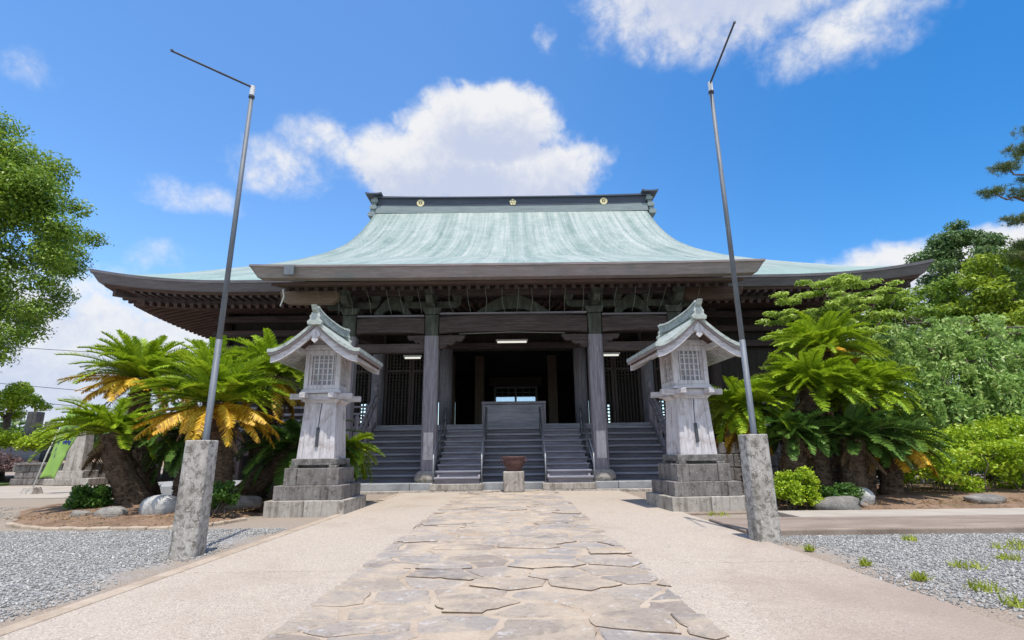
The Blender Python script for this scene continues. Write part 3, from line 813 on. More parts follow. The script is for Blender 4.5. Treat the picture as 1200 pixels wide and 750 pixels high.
# rafters of the two tiers of the main eaves (a repeating underside pattern)
rf = MB(); rf2 = MB()
def eave_z(x, y, dz): return ZE + dz + upturn(x, y, 1)
x = -13.7
while x <= 13.75:
    zz = eave_z(x, YE + 1.06, -0.70)
    rf.bar((x, YE + 0.92, zz), (x, YE + 3.5, zz + 0.50), 0.13, 0.15)
    zz2 = eave_z(x, YE + 0.4, -0.47)
    rf2.bar((x, YE + 0.36, zz2), (x, YE + 1.2, zz2 + 0.05), 0.11, 0.12)
    x += 0.305
y = YE + 1.3
while y < 37.0:
    for sx in (-1, 1):
        xo = 15.10
        zz = eave_z(sx * (xo - 1.06), y, -0.70)
        rf.bar((sx * (xo - 0.92), y, zz), (sx * (xo - 3.0), y, zz + 0.42), 0.13, 0.15)
        zz2 = eave_z(sx * (xo - 0.4), y, -0.47)
        rf2.bar((sx * (xo - 0.36), y, zz2), (sx * (xo - 1.2), y, zz2 + 0.05), 0.11, 0.12)
    y += 0.305
build('base_rafters', rf, M['wood_brown'], roof_o)
build('flying_rafters', rf2, M['wood_dark_y'], roof_o)
for sx in (-1, 1):
    hp = MB()
    hp.bar((sx * 14.55, YE + 0.55, 7.02), (sx * 12.3, YE + 3.6, 7.15), 0.30, 0.32)
    build('hip_rafter', hp, M['wood_dark_y'], roof_o, bevel=0.02)

# porch roof (kohai) sweeping forward from the main slope
KX0, KX1, KY = -7.80, 7.55, 14.5
def kz(Y):
    t = Y - KY
    return 6.58 + 0.35 * t + 0.010 * t * t
def kup(x):
    return 0.05 * (abs(x) / 7.7) ** 4
pr = MB(); puv = []
NX, NY = 70, 16
def pk(u, v):
    x = KX0 + (KX1 - KX0) * u; Y = 22.0 - (22.0 - KY) * v
    return (x * (0.985 + 0.015 * v), Y, kz(Y) + kup(x) * v + 0.02)
pr.grid(pk, NX, NY, True)
for (x, y, z) in pr.v:
    Wm = whalf(max(min(y, 28), 17.5)) if y > 20 else 11.0 - (20 - y) * 0.2
    puv.append((x / (12.4 if y < 20.3 else Wm) * 0.8, 0.60 + 0.40 * (22.0 - y) / 7.5))
proof = build('porch_roof', pr, M['copper'], hall, smooth=True, uv=puv)
pf = MB()
def kedge(x, dy, dz): return (x, KY + dy, 6.60 + kup(x) + dz)
n_ = 40
rows = [(-0.02, 0.0, 0.0), (-0.015, -0.06, 0.0), (0.03, -0.065, 0.03), (0.16, -0.36, 0.22), (0.45, -0.36, 0.26)]
for dy, dz, ins in rows:
    for i in range(n_ + 1):
        x = (KX0 + ins) + (KX1 - KX0 - 2 * ins) * i / n_
        pf.v.append(kedge(x, dy, dz))
for k in range(len(rows) - 1):
    for i in range(n_):
        a = k * (n_ + 1) + i
        pf.f.append((a, a + n_ + 1, a + n_ + 2, a + 1))
# side faces running back up the slope
for sx, X in ((-1, KX0), (1, KX1)):
    o = len(pf.v); m_ = 14
    for j in range(m_ + 1):
        Y = KY - 0.02 + (21.2 - KY) * j / m_
        zt = kz(Y) + kup(X) * (1 - j / m_) + 0.015
        pf.v += [(X, Y, zt), (X, Y, zt - 0.065), (X - sx * 0.03, Y + 0.03, zt - 0.07), (X - sx * 0.22, Y + 0.16, zt - 0.36), (X - sx * 0.5, Y + 0.2, zt - 0.36)]
    for j in range(m_):
        for k in range(4):
            a = o + j * 5 + k; q = (a, a + 1, a + 6, a + 5)
            pf.f.append(q if sx < 0 else q[::-1])
build('porch_fascia', pf, M['copper_edge'], proof)
# underside of the porch: second board, soffit, rafters, purlin
sb = MB()
sb.hexa([(KX0 + 0.5, KY + 0.45, 6.13), (KX1 - 0.5, KY + 0.45, 6.13), (KX1 - 0.5, KY + 1.2, 6.30), (KX0 + 0.5, KY + 1.2, 6.30),
         (KX0 + 0.5, KY + 0.45, 6.23), (KX1 - 0.5, KY + 0.45, 6.23), (KX1 - 0.5, KY + 1.2, 6.45), (KX0 + 0.5, KY + 1.2, 6.45)])
build('porch_eave_board', sb, M['wood_brown'], proof)
so = MB()
so.hexa([(KX0 + 0.6, KY + 1.2, 6.36), (KX1 - 0.6, KY + 1.2, 6.36), (KX1 - 0.6, 21.0, 8.25), (KX0 + 0.6, 21.0, 8.25),
         (KX0 + 0.6, KY + 1.2, 6.48), (KX1 - 0.6, KY + 1.2, 6.48), (KX1 - 0.6, 21.0, 8.40), (KX0 + 0.6, 21.0, 8.40)])
build('porch_soffit', so, M['wood_dark_y'], proof)
kr = MB(); x = KX0 + 0.75
while x < KX1 - 0.7:
    kr.bar((x, KY + 1.0, 6.20), (x, 20.4, 7.92), 0.12, 0.15)
    x += 0.30
build('porch_rafters', kr, M['wood_dark_y'], proof)

# ridge with its bands, end ornaments and gold crests
rg_ = MB()
def ridge_band(y0, y1, z0, z1, x0, x1, lift=0.16, n=24):
    mb = MB()
    for i in range(n + 1):
        t = i / n; x = x0 + (x1 - x0) * t; lf = lift * abs(2 * t - 1) ** 3
        mb.v += [(x, y0, z0 + lf * 0.6), (x, y1, z0 + lf * 0.6), (x, y1, z1 + lf), (x, y0, z1 + lf)]
    for i in range(n):
        a = i * 4
        for k in range(4): mb.f.append((a + k, a + 4 + k, a + 4 + (k + 1) % 4, a + (k + 1) % 4))
    mb.f += [(0, 1, 2, 3), (n * 4 + 3, n * 4 + 2, n * 4 + 1, n * 4)]
    return mb
ridge = build('ridge', ridge_band(27.80, 28.80, 14.80, 15.20, -7.95, 8.07, 0.10), M['ridge_grey'], roof_o)
build('ridge_face', ridge_band(27.95, 28.65, 15.20, 15.80, -7.86, 7.98, 0.10), M['ridge_dark'], ridge)
build('ridge_mould', ridge_band(27.88, 28.72, 15.19, 15.26, -7.92, 8.04, 0.10), M['ridge_grey'], ridge)
build('ridge_cap', ridge_band(27.82, 28.78, 15.80, 15.87, -7.93, 8.05, 0.10), M['ridge_dark'], ridge)
for sx, X in ((-1, -8.05), (1, 8.20)):
    oe = MB()
    zz = 14.62
    for k, (wd, hh, yy) in enumerate(((0.44, 0.28, 0.60), (0.30, 0.20, 0.50), (0.42, 0.25, 0.56), (0.28, 0.18, 0.48), (0.40, 0.25, 0.54), (0.28, 0.16, 0.46))):
        cx = X + sx * (0.10 - k * 0.03)
        oe.prism([(cx - wd / 2 + 0.05, zz), (cx + wd / 2 - 0.05, zz), (cx + wd / 2, zz + hh * 0.35), (cx + wd / 2, zz + hh * 0.7), (cx + wd / 2 - 0.08, zz + hh), (cx - wd / 2 + 0.08, zz + hh), (cx - wd / 2, zz + hh * 0.7), (cx - wd / 2, zz + hh * 0.35)], 'y', YC - yy, YC + yy)
        zz += hh
    build('ridge_end_ornament', oe, M['ridge_grey'], ridge, bevel=0.02)
    cp = MB(); cx = X + sx * 0.02
    cp.prism([(cx - 0.46, zz + 0.06), (cx - 0.36, zz + 0.01), (cx + 0.36, zz + 0.01), (cx + 0.46, zz + 0.06), (cx + 0.48, zz + 0.15), (cx + 0.2, zz + 0.10), (cx - 0.2, zz + 0.10), (cx - 0.48, zz + 0.15)], 'y', YC - 0.75, YC + 0.75)
    build('ridge_end_cap', cp, M['ridge_dark'], ridge)

def disc(mb, cx, cz, y, r, seg=20, thick=0.05, r_in=0.0):
    o = len(mb.v)
    for yy in (y, y + thick):
        for k in range(seg):
            a = 2 * math.pi * k / seg; mb.v.append((cx + r * math.cos(a), yy, cz + r * math.sin(a)))
    if r_in > 0:
        for yy in (y, y + thick):
            for k in range(seg):
                a = 2 * math.pi * k / seg; mb.v.append((cx + r_in * math.cos(a), yy, cz + r_in * math.sin(a)))
        for k in range(seg):
            k2 = (k + 1) % seg
            mb.f.append((o + k, o + k2, o + 2 * seg + k2, o + 2 * seg + k))
            mb.f.append((o + k, o + seg + k, o + seg + k2, o + k2))
            mb.f.append((o + 2 * seg + k, o + 2 * seg + k2, o + 3 * seg + k2, o + 3 * seg + k))
    else:
        mb.f.append(tuple(o + k for k in range(seg)))
        for k in range(seg):
            k2 = (k + 1) % seg
            mb.f.append((o + k, o + seg + k, o + seg + k2, o + k2))
for cx, kind in ((-5.33, 'ring'), (0.13, 'flower'), (5.50, 'ring')):
    cr = MB(); cz = 15.52
    if kind == 'ring':
        disc(cr, cx, cz, 27.90, 0.21, 20, 0.04, 0.10); disc(cr, cx, cz, 27.89, 0.045, 12)
        for k in range(16):
            a = 2 * math.pi * k / 16
            disc(cr, cx + 0.185 * math.cos(a), cz + 0.185 * math.sin(a), 27.89, 0.040, 8)
    else:
        for k in range(5):
            a = math.pi / 2 + 2 * math.pi * k / 5
            disc(cr, cx + 0.115 * math.cos(a), cz + 0.115 * math.sin(a), 27.90, 0.088, 14)
        disc(cr, cx, cz, 27.88, 0.05, 12)
    build('gold_crest', cr, M['gold'], ridge)

# walls, columns, beams
pl = MB()
for i in range(16):
    a = -12.5 + i * 25 / 16; b = a + 25 / 16
    pl.box(a + 0.006, b - 0.006, 16.2, 20.5, -0.3, 0.28)
build('stone_platform', pl, M['stone_platform'], hall, bevel=0.02)
core_ = MB()
core_.box(-12.5, 12.5, 20.55, 36, -0.2, 0.25)
build('foundation', core_, M['stone_mid'], hall)
fl = MB()
fl.box(-5.3, 5.3, 19.42, 21.3, 2.03, 2.17)
fl.box(-13.6, -5.31, 19.6, 21.3, 2.01, 2.15)
fl.box(5.31, 13.6, 19.6, 21.3, 2.01, 2.15)
fl.box(-13.6, 13.6, 21.3, 35.6, 2.0, 2.14)
build('floor', fl, M['wood_step'], hall, bevel=0.01)
sk = MB()
sk.box(-13.3, -5.2, 20.4, 20.5, 0.25, 2.0)
sk.box(5.2, 13.3, 20.4, 20.5, 0.25, 2.0)
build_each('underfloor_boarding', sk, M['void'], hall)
uf = MB()
for sx in (-1, 1):
    for k in range(6):
        x = sx * (5.7 + k * 1.5)
        uf.box(x - 0.11, x + 0.11, 19.75, 19.97, 0.28, 2.0)
    uf.box(*sorted((sx * 5.3, sx * 13.5)), 19.80, 19.90, 1.15, 1.32)
build_each('veranda_post', uf, M['wood_dark_z'], hall)

wallm = MB()
YW = 21.5
# upper wall across the whole front, and the closed outer bays
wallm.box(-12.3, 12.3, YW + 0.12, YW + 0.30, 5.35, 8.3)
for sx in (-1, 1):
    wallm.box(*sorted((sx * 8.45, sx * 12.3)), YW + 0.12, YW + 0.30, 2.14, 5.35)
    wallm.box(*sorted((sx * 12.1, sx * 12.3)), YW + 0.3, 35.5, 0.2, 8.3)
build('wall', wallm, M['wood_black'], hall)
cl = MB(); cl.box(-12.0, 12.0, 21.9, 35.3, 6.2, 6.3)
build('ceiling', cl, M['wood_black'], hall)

# back wall with the window behind the altar and narrow openings
bw = MB()
YB = 35.3
openings = [(-11.6, -11.15, 3.1, 4.5), (-10.3, -9.9, 3.1, 4.5), (-5.2, -4.9, 2.9, 4.55), (-4.25, -3.9, 2.9, 4.55), (-1.17, 1.55, 4.35, 5.42), (4.35, 4.75, 2.9, 4.55), (5.1, 5.4, 2.9, 4.55), (6.3, 6.6, 2.9, 4.3), (9.9, 10.3, 3.1, 4.5)]
xs_ = -12.3
for (a, b, z0, z1) in openings:
    bw.box(xs_, a, YB, YB + 0.2, 0.2, 8.0)
    bw.box(a, b, YB, YB + 0.2, 0.2, z0); bw.box(a, b, YB, YB + 0.2, z1, 8.0)
    xs_ = b
bw.box(xs_, 12.3, YB, YB + 0.2, 0.2, 8.0)
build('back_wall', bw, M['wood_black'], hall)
wf = MB()
wx0, wx1, wz0, wz1 = -1.17, 1.55, 4.35, 5.42
for a, b in ((wx0 - 0.12, wx0 + 0.03), (wx1 - 0.03, wx1 + 0.12), (0.12, 0.26)):
    wf.box(a, b, YB - 0.12, YB - 0.02, wz0, wz1)
wf.box(wx0 - 0.12, wx1 + 0.12, YB - 0.13, YB - 0.02, wz1 - 0.02, wz1 + 0.1)
wf.box(wx0 - 0.12, wx1 + 0.12, YB - 0.13, YB - 0.02, wz0 - 0.08, wz0 + 0.02)
wf.box(wx0, wx1, YB - 0.11, YB - 0.03, 4.83, 4.89)
for x in (-0.72, -0.30, 0.68, 1.12):
    wf.box(x - 0.025, x + 0.025, YB - 0.10, YB - 0.03, 4.89, wz1)
wf.box(wx0, wx1, YB - 0.10, YB - 0.03, 5.12, 5.16)
win = build('window', wf, M['white_paint'], hall)
pg = MB(); pg.box(wx0, wx1, YB + 0.02, YB + 0.03, 4.87, wz1)
build('upper_pane', pg, M['car_glass'], win)
pg = MB(); pg.box(wx0, wx1, YB + 0.02, YB + 0.03, wz0, 4.865)
build('window_pane', pg, M['frosted'], win)
hd = MB(); hd.box(-1.6, 1.95, YB - 0.35, YB - 0.15, 5.55, 6.15)
build('window_header', hd, M['plaster_tan'], win)  # tan lightened in place of lamplight reaching the board

def chamfer_col(mb, cx, cy, z0, z1, wd, ch=0.06):
    h_ = wd / 2
    mb.prism([(cx - h_ + ch, cy - h_), (cx + h_ - ch, cy - h_), (cx + h_, cy - h_ + ch), (cx + h_, cy + h_ - ch), (cx + h_ - ch, cy + h_), (cx - h_ + ch, cy + h_), (cx - h_, cy + h_ - ch), (cx - h_, cy - h_ + ch)], 'z', z0, z1)
KPX = [-5.40, -2.66, 2.74, 5.40]
YP = 16.85
for x in KPX:
    c_ = MB(); chamfer_col(c_, x, YP, 0.60, 4.90, 0.46)
    col_o = build('porch_pillar', c_, M['wood_grey_z'], hall)
    b_ = MB(); b_.lathe(x, YP, [(0.30, 0.28), (0.42, 0.29), (0.46, 0.38), (0.42, 0.50), (0.34, 0.60), (0.28, 0.62)], 20)
    build('pillar_base', b_, M['stone_light'], col_o, smooth=True)
    if abs(x) < 4:
        p_ = MB(); p_.box(x - 0.15, x + 0.15, YP - 0.245, YP - 0.225, 0.95, 1.78)
        build('patch_board', p_, M['wood_pale_z'], col_o)
for x in (-12.2, -8.45, -5.6, -2.78, 2.82, 5.6, 8.45, 12.2):
    c_ = MB(); c_.lathe(x, YW, [(0.27, 2.14), (0.27, 6.6)], 18)
    build('hall_pillar', c_, M['wood_grey_z' if abs(x) < 7 else 'wood_dark_z'], hall, smooth=True)
for x in (-3.3, -1.75, 2.1, 3.6):
    c_ = MB(); c_.box(x - 0.24, x + 0.24, 27.2, 27.68, 2.14, 6.2)
    build('inner_pillar', c_, M['plaster_tan'], hall, bevel=0.02)  # paler than the hall timber: dim lamplight inside is put into the colour

# lattice doors filling the bays either side of the open centre
def lattice_door(x0, x1):
    fr = MB()
    z0, z1 = 2.15, 5.35
    fr.box(x0, x0 + 0.10, YW - 0.05, YW + 0.05, z0, z1); fr.box(x1 - 0.10, x1, YW - 0.05, YW + 0.05, z0, z1)
    fr.box(x0 + 0.1, x1 - 0.1, YW - 0.05, YW + 0.05, z1 - 0.12, z1); fr.box(x0 + 0.1, x1 - 0.1, YW - 0.05, YW + 0.05, z0, z0 + 0.14)
    fr.box(x0 + 0.1, x1 - 0.1, YW - 0.04, YW + 0.04, 4.45, 4.55)
    o = build('lattice_door', fr, M['wood_dark_z'], hall)
    la = MB(); x = x0 + 0.19
    while x < x1 - 0.12:
        la.box(x - 0.028, x + 0.028, YW - 0.03, YW - 0.002, z0 + 0.14, z1 - 0.12); x += 0.135
    z = z0 + 0.22
    while z < z1 - 0.14:
        la.box(x0 + 0.1, x1 - 0.1, YW + 0.002, YW + 0.03, z - 0.028, z + 0.028); z += 0.135
    build('lattice', la, M['wood_black'], o)
for sx in (-1, 1):
    for a, b in ((3.12, 4.20), (4.22, 5.30), (5.90, 7.02), (7.04, 8.16)):
        lattice_door(*sorted((sx * a, sx * b)))

# arched tie beams of the porch
def arch_beam(x0, x1, y0, y1, zb, zt, rise, n=20):
    mb = MB()
    for i in range(n + 1):
        t = i / n; x = x0 + (x1 - x0) * t; r_ = rise * (1 - (2 * t - 1) ** 2)
        bt = rise * 0.8 * (1 - abs(2 * t - 1) ** 6)
        mb.v += [(x, y0, zb + bt), (x, y1, zb + bt), (x, y1, zt + r_), (x, y0, zt + r_)]
    for i in range(n):
        a = i * 4
        for k in range(4): mb.f.append((a + k, a + 4 + k, a + 4 + (k + 1) % 4, a + (k + 1) % 4))
    mb.f += [(0, 1, 2, 3), (n * 4 + 3, n * 4 + 2, n * 4 + 1, n * 4)]
    return mb
for (a, b, zb, zt, rs) in ((-2.42, 2.50, 4.98, 5.55, 0.07), (-5.16, -2.90, 4.98, 5.50, 0.05), (2.98, 5.16, 4.98, 5.50, 0.05)):
    bo = build('porch_beam', arch_beam(a, b, YP - 0.19, YP + 0.19, zb, zt, rs), M['wood_dark_x'], hall, bevel=0.03)
    cp = MB(); cp.box(a + 0.02, b - 0.02, YP - 0.24, YP + 0.24, zt + rs + 0.005, zt + rs + 0.055)
    build('beam_cap', cp, M['wood_grey_x'], bo)
for (a, b) in ((-5.16, -2.90), (2.98, 5.16)):
    lb = MB(); lb.box(a, b, YP - 0.12, YP + 0.12, 4.36, 4.66)
    build('lower_beam', lb, M['wood_dark_x'], hall, bevel=0.02)

def scroll(cx, sgn, y0, y1, zt, L_=0.95, H=0.55):
    """carved bracket under a beam, cloud-shaped lower edge"""
    pts = [(0, 0)]
    for k in range(25):
        t = k / 24
        pts.append((L_ * (1 - t), -H * (t ** 0.55) * (0.55 + 0.45 * t) - 0.07 * abs(math.sin(t * math.pi * 3)) - 0.03))
    pts = [(0, 0), (L_, 0)] + pts[1:]
    pts.append((0, -H))
    mb = MB(); pl_ = [(cx + sgn * u, zt + v) for u, v in pts]
    if sgn < 0: pl_ = pl_[::-1]
    mb.prism(pl_, 'y', y0, y1)
    return mb
for x in KPX[1:3]:
    for sg in (-1, 1):
        build('carved_bracket', scroll(x + sg * 0.24, sg, YP - 0.10, YP + 0.10, 4.93, 0.85 if (sg > 0) == (x < 0) else 0.58, 0.40 if (sg > 0) == (x < 0) else 0.28), M['wood_dark_x'], hall)

# bracket sets on the pillars
for x in KPX:
    ou = abs(x) > 4
    bk = MB()
    bk.taper(x, YP, 4.90, 5.62, 0.42, 0.44, 0.46, 0.48)
    bk.taper(x, YP, 5.63, 5.85, 0.46, 0.5, 0.66, 0.66)
    bo = build('bracket_set', bk, M['wood_green'], hall, bevel=0.03)
    arm = MB()
    arm.prism([(x - 0.95, 6.02), (x - 0.80, 5.88), (x - 0.2, 5.86), (x + 0.2, 5.86), (x + 0.80, 5.88), (x + 0.95, 6.02), (x + 0.95, 6.10), (x - 0.95, 6.10)], 'y', YP - 0.11, YP + 0.11)
    arm.prism([(YP - 1.0, 6.04), (YP - 0.8, 5.87), (YP - 0.12, 5.87), (YP - 0.12, 6.105), (YP - 1.0, 6.105)], 'x', x - 0.11, x + 0.11)
    build_each('bracket_arm', arm, M['wood_green'], bo)
    bl_ = MB()
    for dx in (-0.82, 0, 0.82):
        bl_.taper(x + dx, YP, 6.11, 6.30, 0.22, 0.24, 0.34, 0.34)
    bl_.taper(x, YP - 0.85, 6.11, 6.27, 0.22, 0.22, 0.32, 0.32)
    build_each('bearing_block', bl_, M['wood_green'], bo)
pu = MB(); pu.box(-6.6, 6.5, YP - 0.16, YP + 0.16, 6.31, 6.62)
build('porch_purlin', pu, M['wood_dark_x'], hall, bevel=0.02)
# frog-leg struts between the bracket sets
def frog(cx, hw, z0, z1, y0, y1):
    pts = []
    n = 18
    for k in range(n + 1):
        t = -1 + 2 * k / n
        pts.append((cx + hw * t, z0 + (z1 - z0) * (1 - abs(t) ** 1.6) + 0.04))
    pts += [(cx + hw, z0), (cx + hw * 0.7, z0)]
    pts += [(cx + hw * 0.55 * math.cos(a), z0 + (z1 - z0) * 0.28 * math.sin(a)) for a in [math.pi * i / 10 for i in range(11)]]
    pts += [(cx - hw * 0.7, z0), (cx - hw, z0)]
    mb = MB(); mb.prism(pts[::-1], 'y', y0, y1)
    return mb
for cx, hw in ((0.04, 1.25), (-4.0, 0.62), (4.05, 0.62)):
    build('frog_leg_strut', frog(cx, hw, 5.66, 6.30, YP - 0.09, YP + 0.09), M['wood_green'], hall)
# carved boards tying the porch ends back to the hall
for sx in (-1, 1):
    eb = MB(); cx = sx * 6.55
    eb.prism([(cx - 0.95, 6.02), (cx - 0.7, 5.90), (cx + 0.7, 5.90), (cx + 0.95, 6.08), (cx + 1.0, 6.32), (cx - 1.0, 6.32)], 'y', 16.1, 16.35)
    build('carved_end_board', eb, M['plaster_tan' if sx < 0 else 'wood_brown'], hall, bevel=0.02)
    rb = MB()
    rb.bar((sx * 5.4, YP + 0.2, 5.15), (sx * 5.55, YW - 0.2, 5.75), 0.30, 0.46)
    rb.bar((sx * 2.72, YP + 0.2, 5.15), (sx * 2.8, YW - 0.2, 5.75), 0.28, 0.44)
    build_each('rainbow_beam', rb, M['wood_dark_y'], hall, bevel=0.03)
tb = MB()
for z, d in ((5.36, 0.16), (6.0, 0.14), (6.62, 0.18)):
    tb.box(-12.6, 12.6, YW - 0.30, YW - 0.06, z, z + 0.26)
build_each('tie_beam', tb, M['wood_dark_x'], hall, bevel=0.02)
for x in (-12.2, -8.45, -5.6, -2.78, 2.82, 5.6, 8.45, 12.2):
    bk = MB()
    bk.taper(x, YW - 0.2, 6.89, 7.06, 0.36, 0.5, 0.55, 0.6)
    bk.box(x - 0.8, x + 0.8, YW - 0.32, YW - 0.12, 7.06, 7.22)
    bk.box(x - 0.11, x + 0.11, YW - 1.1, YW - 0.33, 6.97, 7.14)
    build('eave_bracket', bk, M['wood_dark_x'], hall)

# main staircase of the hall
NSTEP = 8
for k in range(NSTEP):
    z1 = 0.28 + (2.03 - 0.28) * (k + 1) / NSTEP; y0 = 17.15 + k * 0.283
    st = MB()
    st.box(-5.05, 5.05, y0, y0 + 0.42, z1 - 0.065, z1)
    so_ = build('step', st, M['wood_step'], hall, bevel=0.008)
    st = MB(); st.box(-5.05, 5.05, y0 + 0.06, y0 + 0.09, z1 - 0.22, z1 - 0.066)
    build('riser', st, M['wood_riser'], so_)
for sx in (-1, 1):
    sg = MB(); x = sx * 5.12
    sg.prism([(17.0, 0.28), (17.5, 0.28), (19.6, 1.9), (19.6, 2.3), (19.3, 2.3), (17.0, 0.62)], 'x', x - 0.06, x + 0.06)
    so_ = build('stair_string', sg, M['wood_grey_y'], hall)
    bl_ = MB()
    chamfer_col(bl_, x, 17.25, 0.29, 1.85, 0.17, 0.02)
    bl_.lathe(x, 17.25, [(0.05, 1.85), (0.11, 1.90), (0.10, 2.0), (0.06, 2.06), (0.10, 2.14), (0.11, 2.24), (0.05, 2.36), (0.01, 2.43)], 12)
    build('newel_post', bl_, M['wood_grey_z'], so_)
    bl_ = MB()
    chamfer_col(bl_, x, 19.5, 2.1, 3.2, 0.17, 0.02)
    bl_.lathe(x, 19.5, [(0.05, 3.2), (0.11, 3.25), (0.10, 3.35), (0.06, 3.41), (0.10, 3.49), (0.11, 3.58), (0.05, 3.7), (0.01, 3.77)], 12)
    build('newel_post', bl_, M['wood_grey_z'], so_)
    br_ = MB()
    for dz in (1.0, 1.35): br_.bar((x, 17.25, 0.28 + dz - 0.02), (x, 19.5, 1.72 + dz + 0.35), 0.09, 0.10)
    for t in (0.25, 0.5, 0.75):
        yy = 17.25 + 2.25 * t; z0 = 0.5 + 1.75 * t
        br_.box(x - 0.04, x + 0.04, yy - 0.04, yy + 0.04, z0, z0 + 1.12)
    build('balustrade_rail', br_, M['wood_grey_y'], so_)
    # veranda railing along the wing
    vr = MB()
    xa, xb = sorted((sx * 5.4, sx * 13.5))
    for z in (2.36, 2.58, 2.84): vr.box(xa, xb, 19.70, 19.79, z, z + 0.08)
    k = 0
    while 5.5 + k * 1.15 < 13.5:
        x2 = sx * (5.5 + k * 1.15); vr.box(x2 - 0.05, x2 + 0.05, 19.69, 19.80, 2.16, 2.96); k += 1
    build('veranda_rail', vr, M['wood_grey_x'], hall)

# ------------------------------------------------------------------ things in and on the hall
def overlay_stair(x0, x1, label):
    r_ = thing('timber_staircase', ((x0 + x1) / 2, 17.3, 0.1), label, 'staircase', 'grey plank stairs laid over the hall steps')
    n = 9
    for k in range(n):
        z1 = 0.26 + (1.92 - 0.26) * (k + 1) / n; y0 = 16.05 + k * 0.305
        t = MB(); sp_x = 0.14 * (1 - k / (n - 1)) * 0.6
        a, b = (x0 - sp_x, x1 + sp_x * 0.3) if x0 < 0 else (x0 - sp_x * 0.3, x1 + sp_x)
        t.box(a, b, y0, y0 + 0.36, z1 - 0.05, z1)
        tr_ = build('tread', t, M['wood_step'], r_, bevel=0.008)
        t = MB(); t.box(a + 0.03, b - 0.03, y0 + 0.05, y0 + 0.07, z1 - 0.20, z1 - 0.051)
        build('riser', t, M['wood_grey_x'], tr_)
    for x in (x0 + 0.02, x1 - 0.02):
        s_ = MB(); s_.prism([(16.12, 0.14), (16.5, 0.14), (18.9, 1.55), (18.9, 1.83), (18.75, 1.83), (16.12, 0.36)], 'x', x - 0.025, x + 0.025)
        build('side_board', s_, M['wood_grey_y'], r_)
    b_ = MB(); b_.box(x0 - 0.18, x1 + 0.12, 15.92, 16.195, 0.08, 0.26); 
    build_each('stone_footing', b_, M['stone_light'], r_, bevel=0.015)
    return r_
overlay_stair(-2.30, -1.03, 'flight of grey plank stairs laid over the hall steps, left of the incense burner')
overlay_stair(1.03, 2.30, 'flight of grey plank stairs laid over the hall steps, right of the incense burner')

def handrail(x, label):
    r_ = thing('handrail', (x, 16.1, 0.1), label, 'handrail', 'thin metal handrails of the plank stairs')
    p0, p1 = (x, 16.18, 0.36), (x, 18.75, 1.95)
    for nm, dz in (('top_rail', 0.72), ('lower_rail', 0.38)):
        t = MB(); t.tube([(p0[0], p0[1], p0[2] + dz), (p1[0], p1[1], p1[2] + dz)], 0.022, 8)
        build(nm, t, M['rail'], r_, smooth=True)
    for k in range(3):
        f_ = k / 2; y = p0[1] + (p1[1] - p0[1]) * f_; z = p0[2] + (p1[2] - p0[2]) * f_
        t = MB(); t.tube([(x, y, z - 0.22), (x, y, z + 0.74)], 0.022, 8)
        build('rail_post', t, M['rail'], r_, smooth=True)
    # kink at the top: the posts stand up against the offering box
    t = MB(); t.box(x - 0.035, x + 0.035, 18.80, 18.87, 1.9, 2.75)
    build('end_post', t, M['steel_dark'], r_)
handrail(-2.42, 'thin metal handrail on the outer edge of the left plank stairs')
handrail(-0.96, 'thin metal handrail on the inner edge of the left plank stairs')
handrail(0.96, 'thin metal handrail on the inner edge of the right plank stairs')
handrail(2.42, 'thin metal handrail on the outer edge of the right plank stairs')

ob = thing('offering_box', (0.03, 20.1, 2.17), 'broad grey timber offering box at the head of the hall steps', 'offering box')
t = MB(); t.box(-1.08, 1.14, 19.75, 20.5, 2.175, 2.92)
build('box_body', t, M['wood_step'], ob, bevel=0.02)
t = MB()
t.box(-1.18, 1.24, 19.66, 19.76, 2.92, 3.02); t.box(-1.18, 1.24, 20.48, 20.58, 2.92, 3.02)
t.box(-1.18, -1.06, 19.762, 20.478, 2.92, 3.02); t.box(1.12, 1.24, 19.762, 20.478, 2.92, 3.02)
build('rim', t, M['wood_grey_x'], ob, bevel=0.01)
t = MB(); x = -0.98
while x < 1.05:
    t.box(x, x + 0.05, 19.78, 20.46, 2.93, 2.98); x += 0.12
build('slats', t, M['wood_grey_y'], ob)
for sx in (-1.10, 1.16):
    t = MB(); t.box(sx - 0.07, sx + 0.07, 19.70, 19.749, 2.175, 2.915)
    build_each('corner_post', t, M['wood_grey_z'], ob)

ib = thing('incense_burner', (0.0, 15.62, 0.05), 'rusty red incense burner bowl on a pale stone block before the steps', 'incense burner')
t = MB(); t.box(-0.30, 0.30, 15.36, 15.92, 0.05, 0.62)
build('stone_block', t, M['stone_light'], ib, bevel=0.03)
t = MB(); t.lathe(0.0, 15.64, [(0.20, 0.62), (0.24, 0.66), (0.22, 0.70), (0.28, 0.76), (0.31, 0.86), (0.30, 0.94), (0.33, 0.99), (0.34, 1.03), (0.29, 1.03), (0.26, 0.96), (0.10, 0.93)], 24)
build('bowl', t, M['iron_red'], ib, smooth=True)
for sx in (-1, 1):
    t = MB(); t.tube([(sx * 0.29, 15.64, 0.86), (sx * 0.36, 15.64, 0.89), (sx * 0.36, 15.64, 0.98), (sx * 0.32, 15.64, 0.99)], 0.02, 8)
    build('handle', t, M['iron_red'], ib, smooth=True)

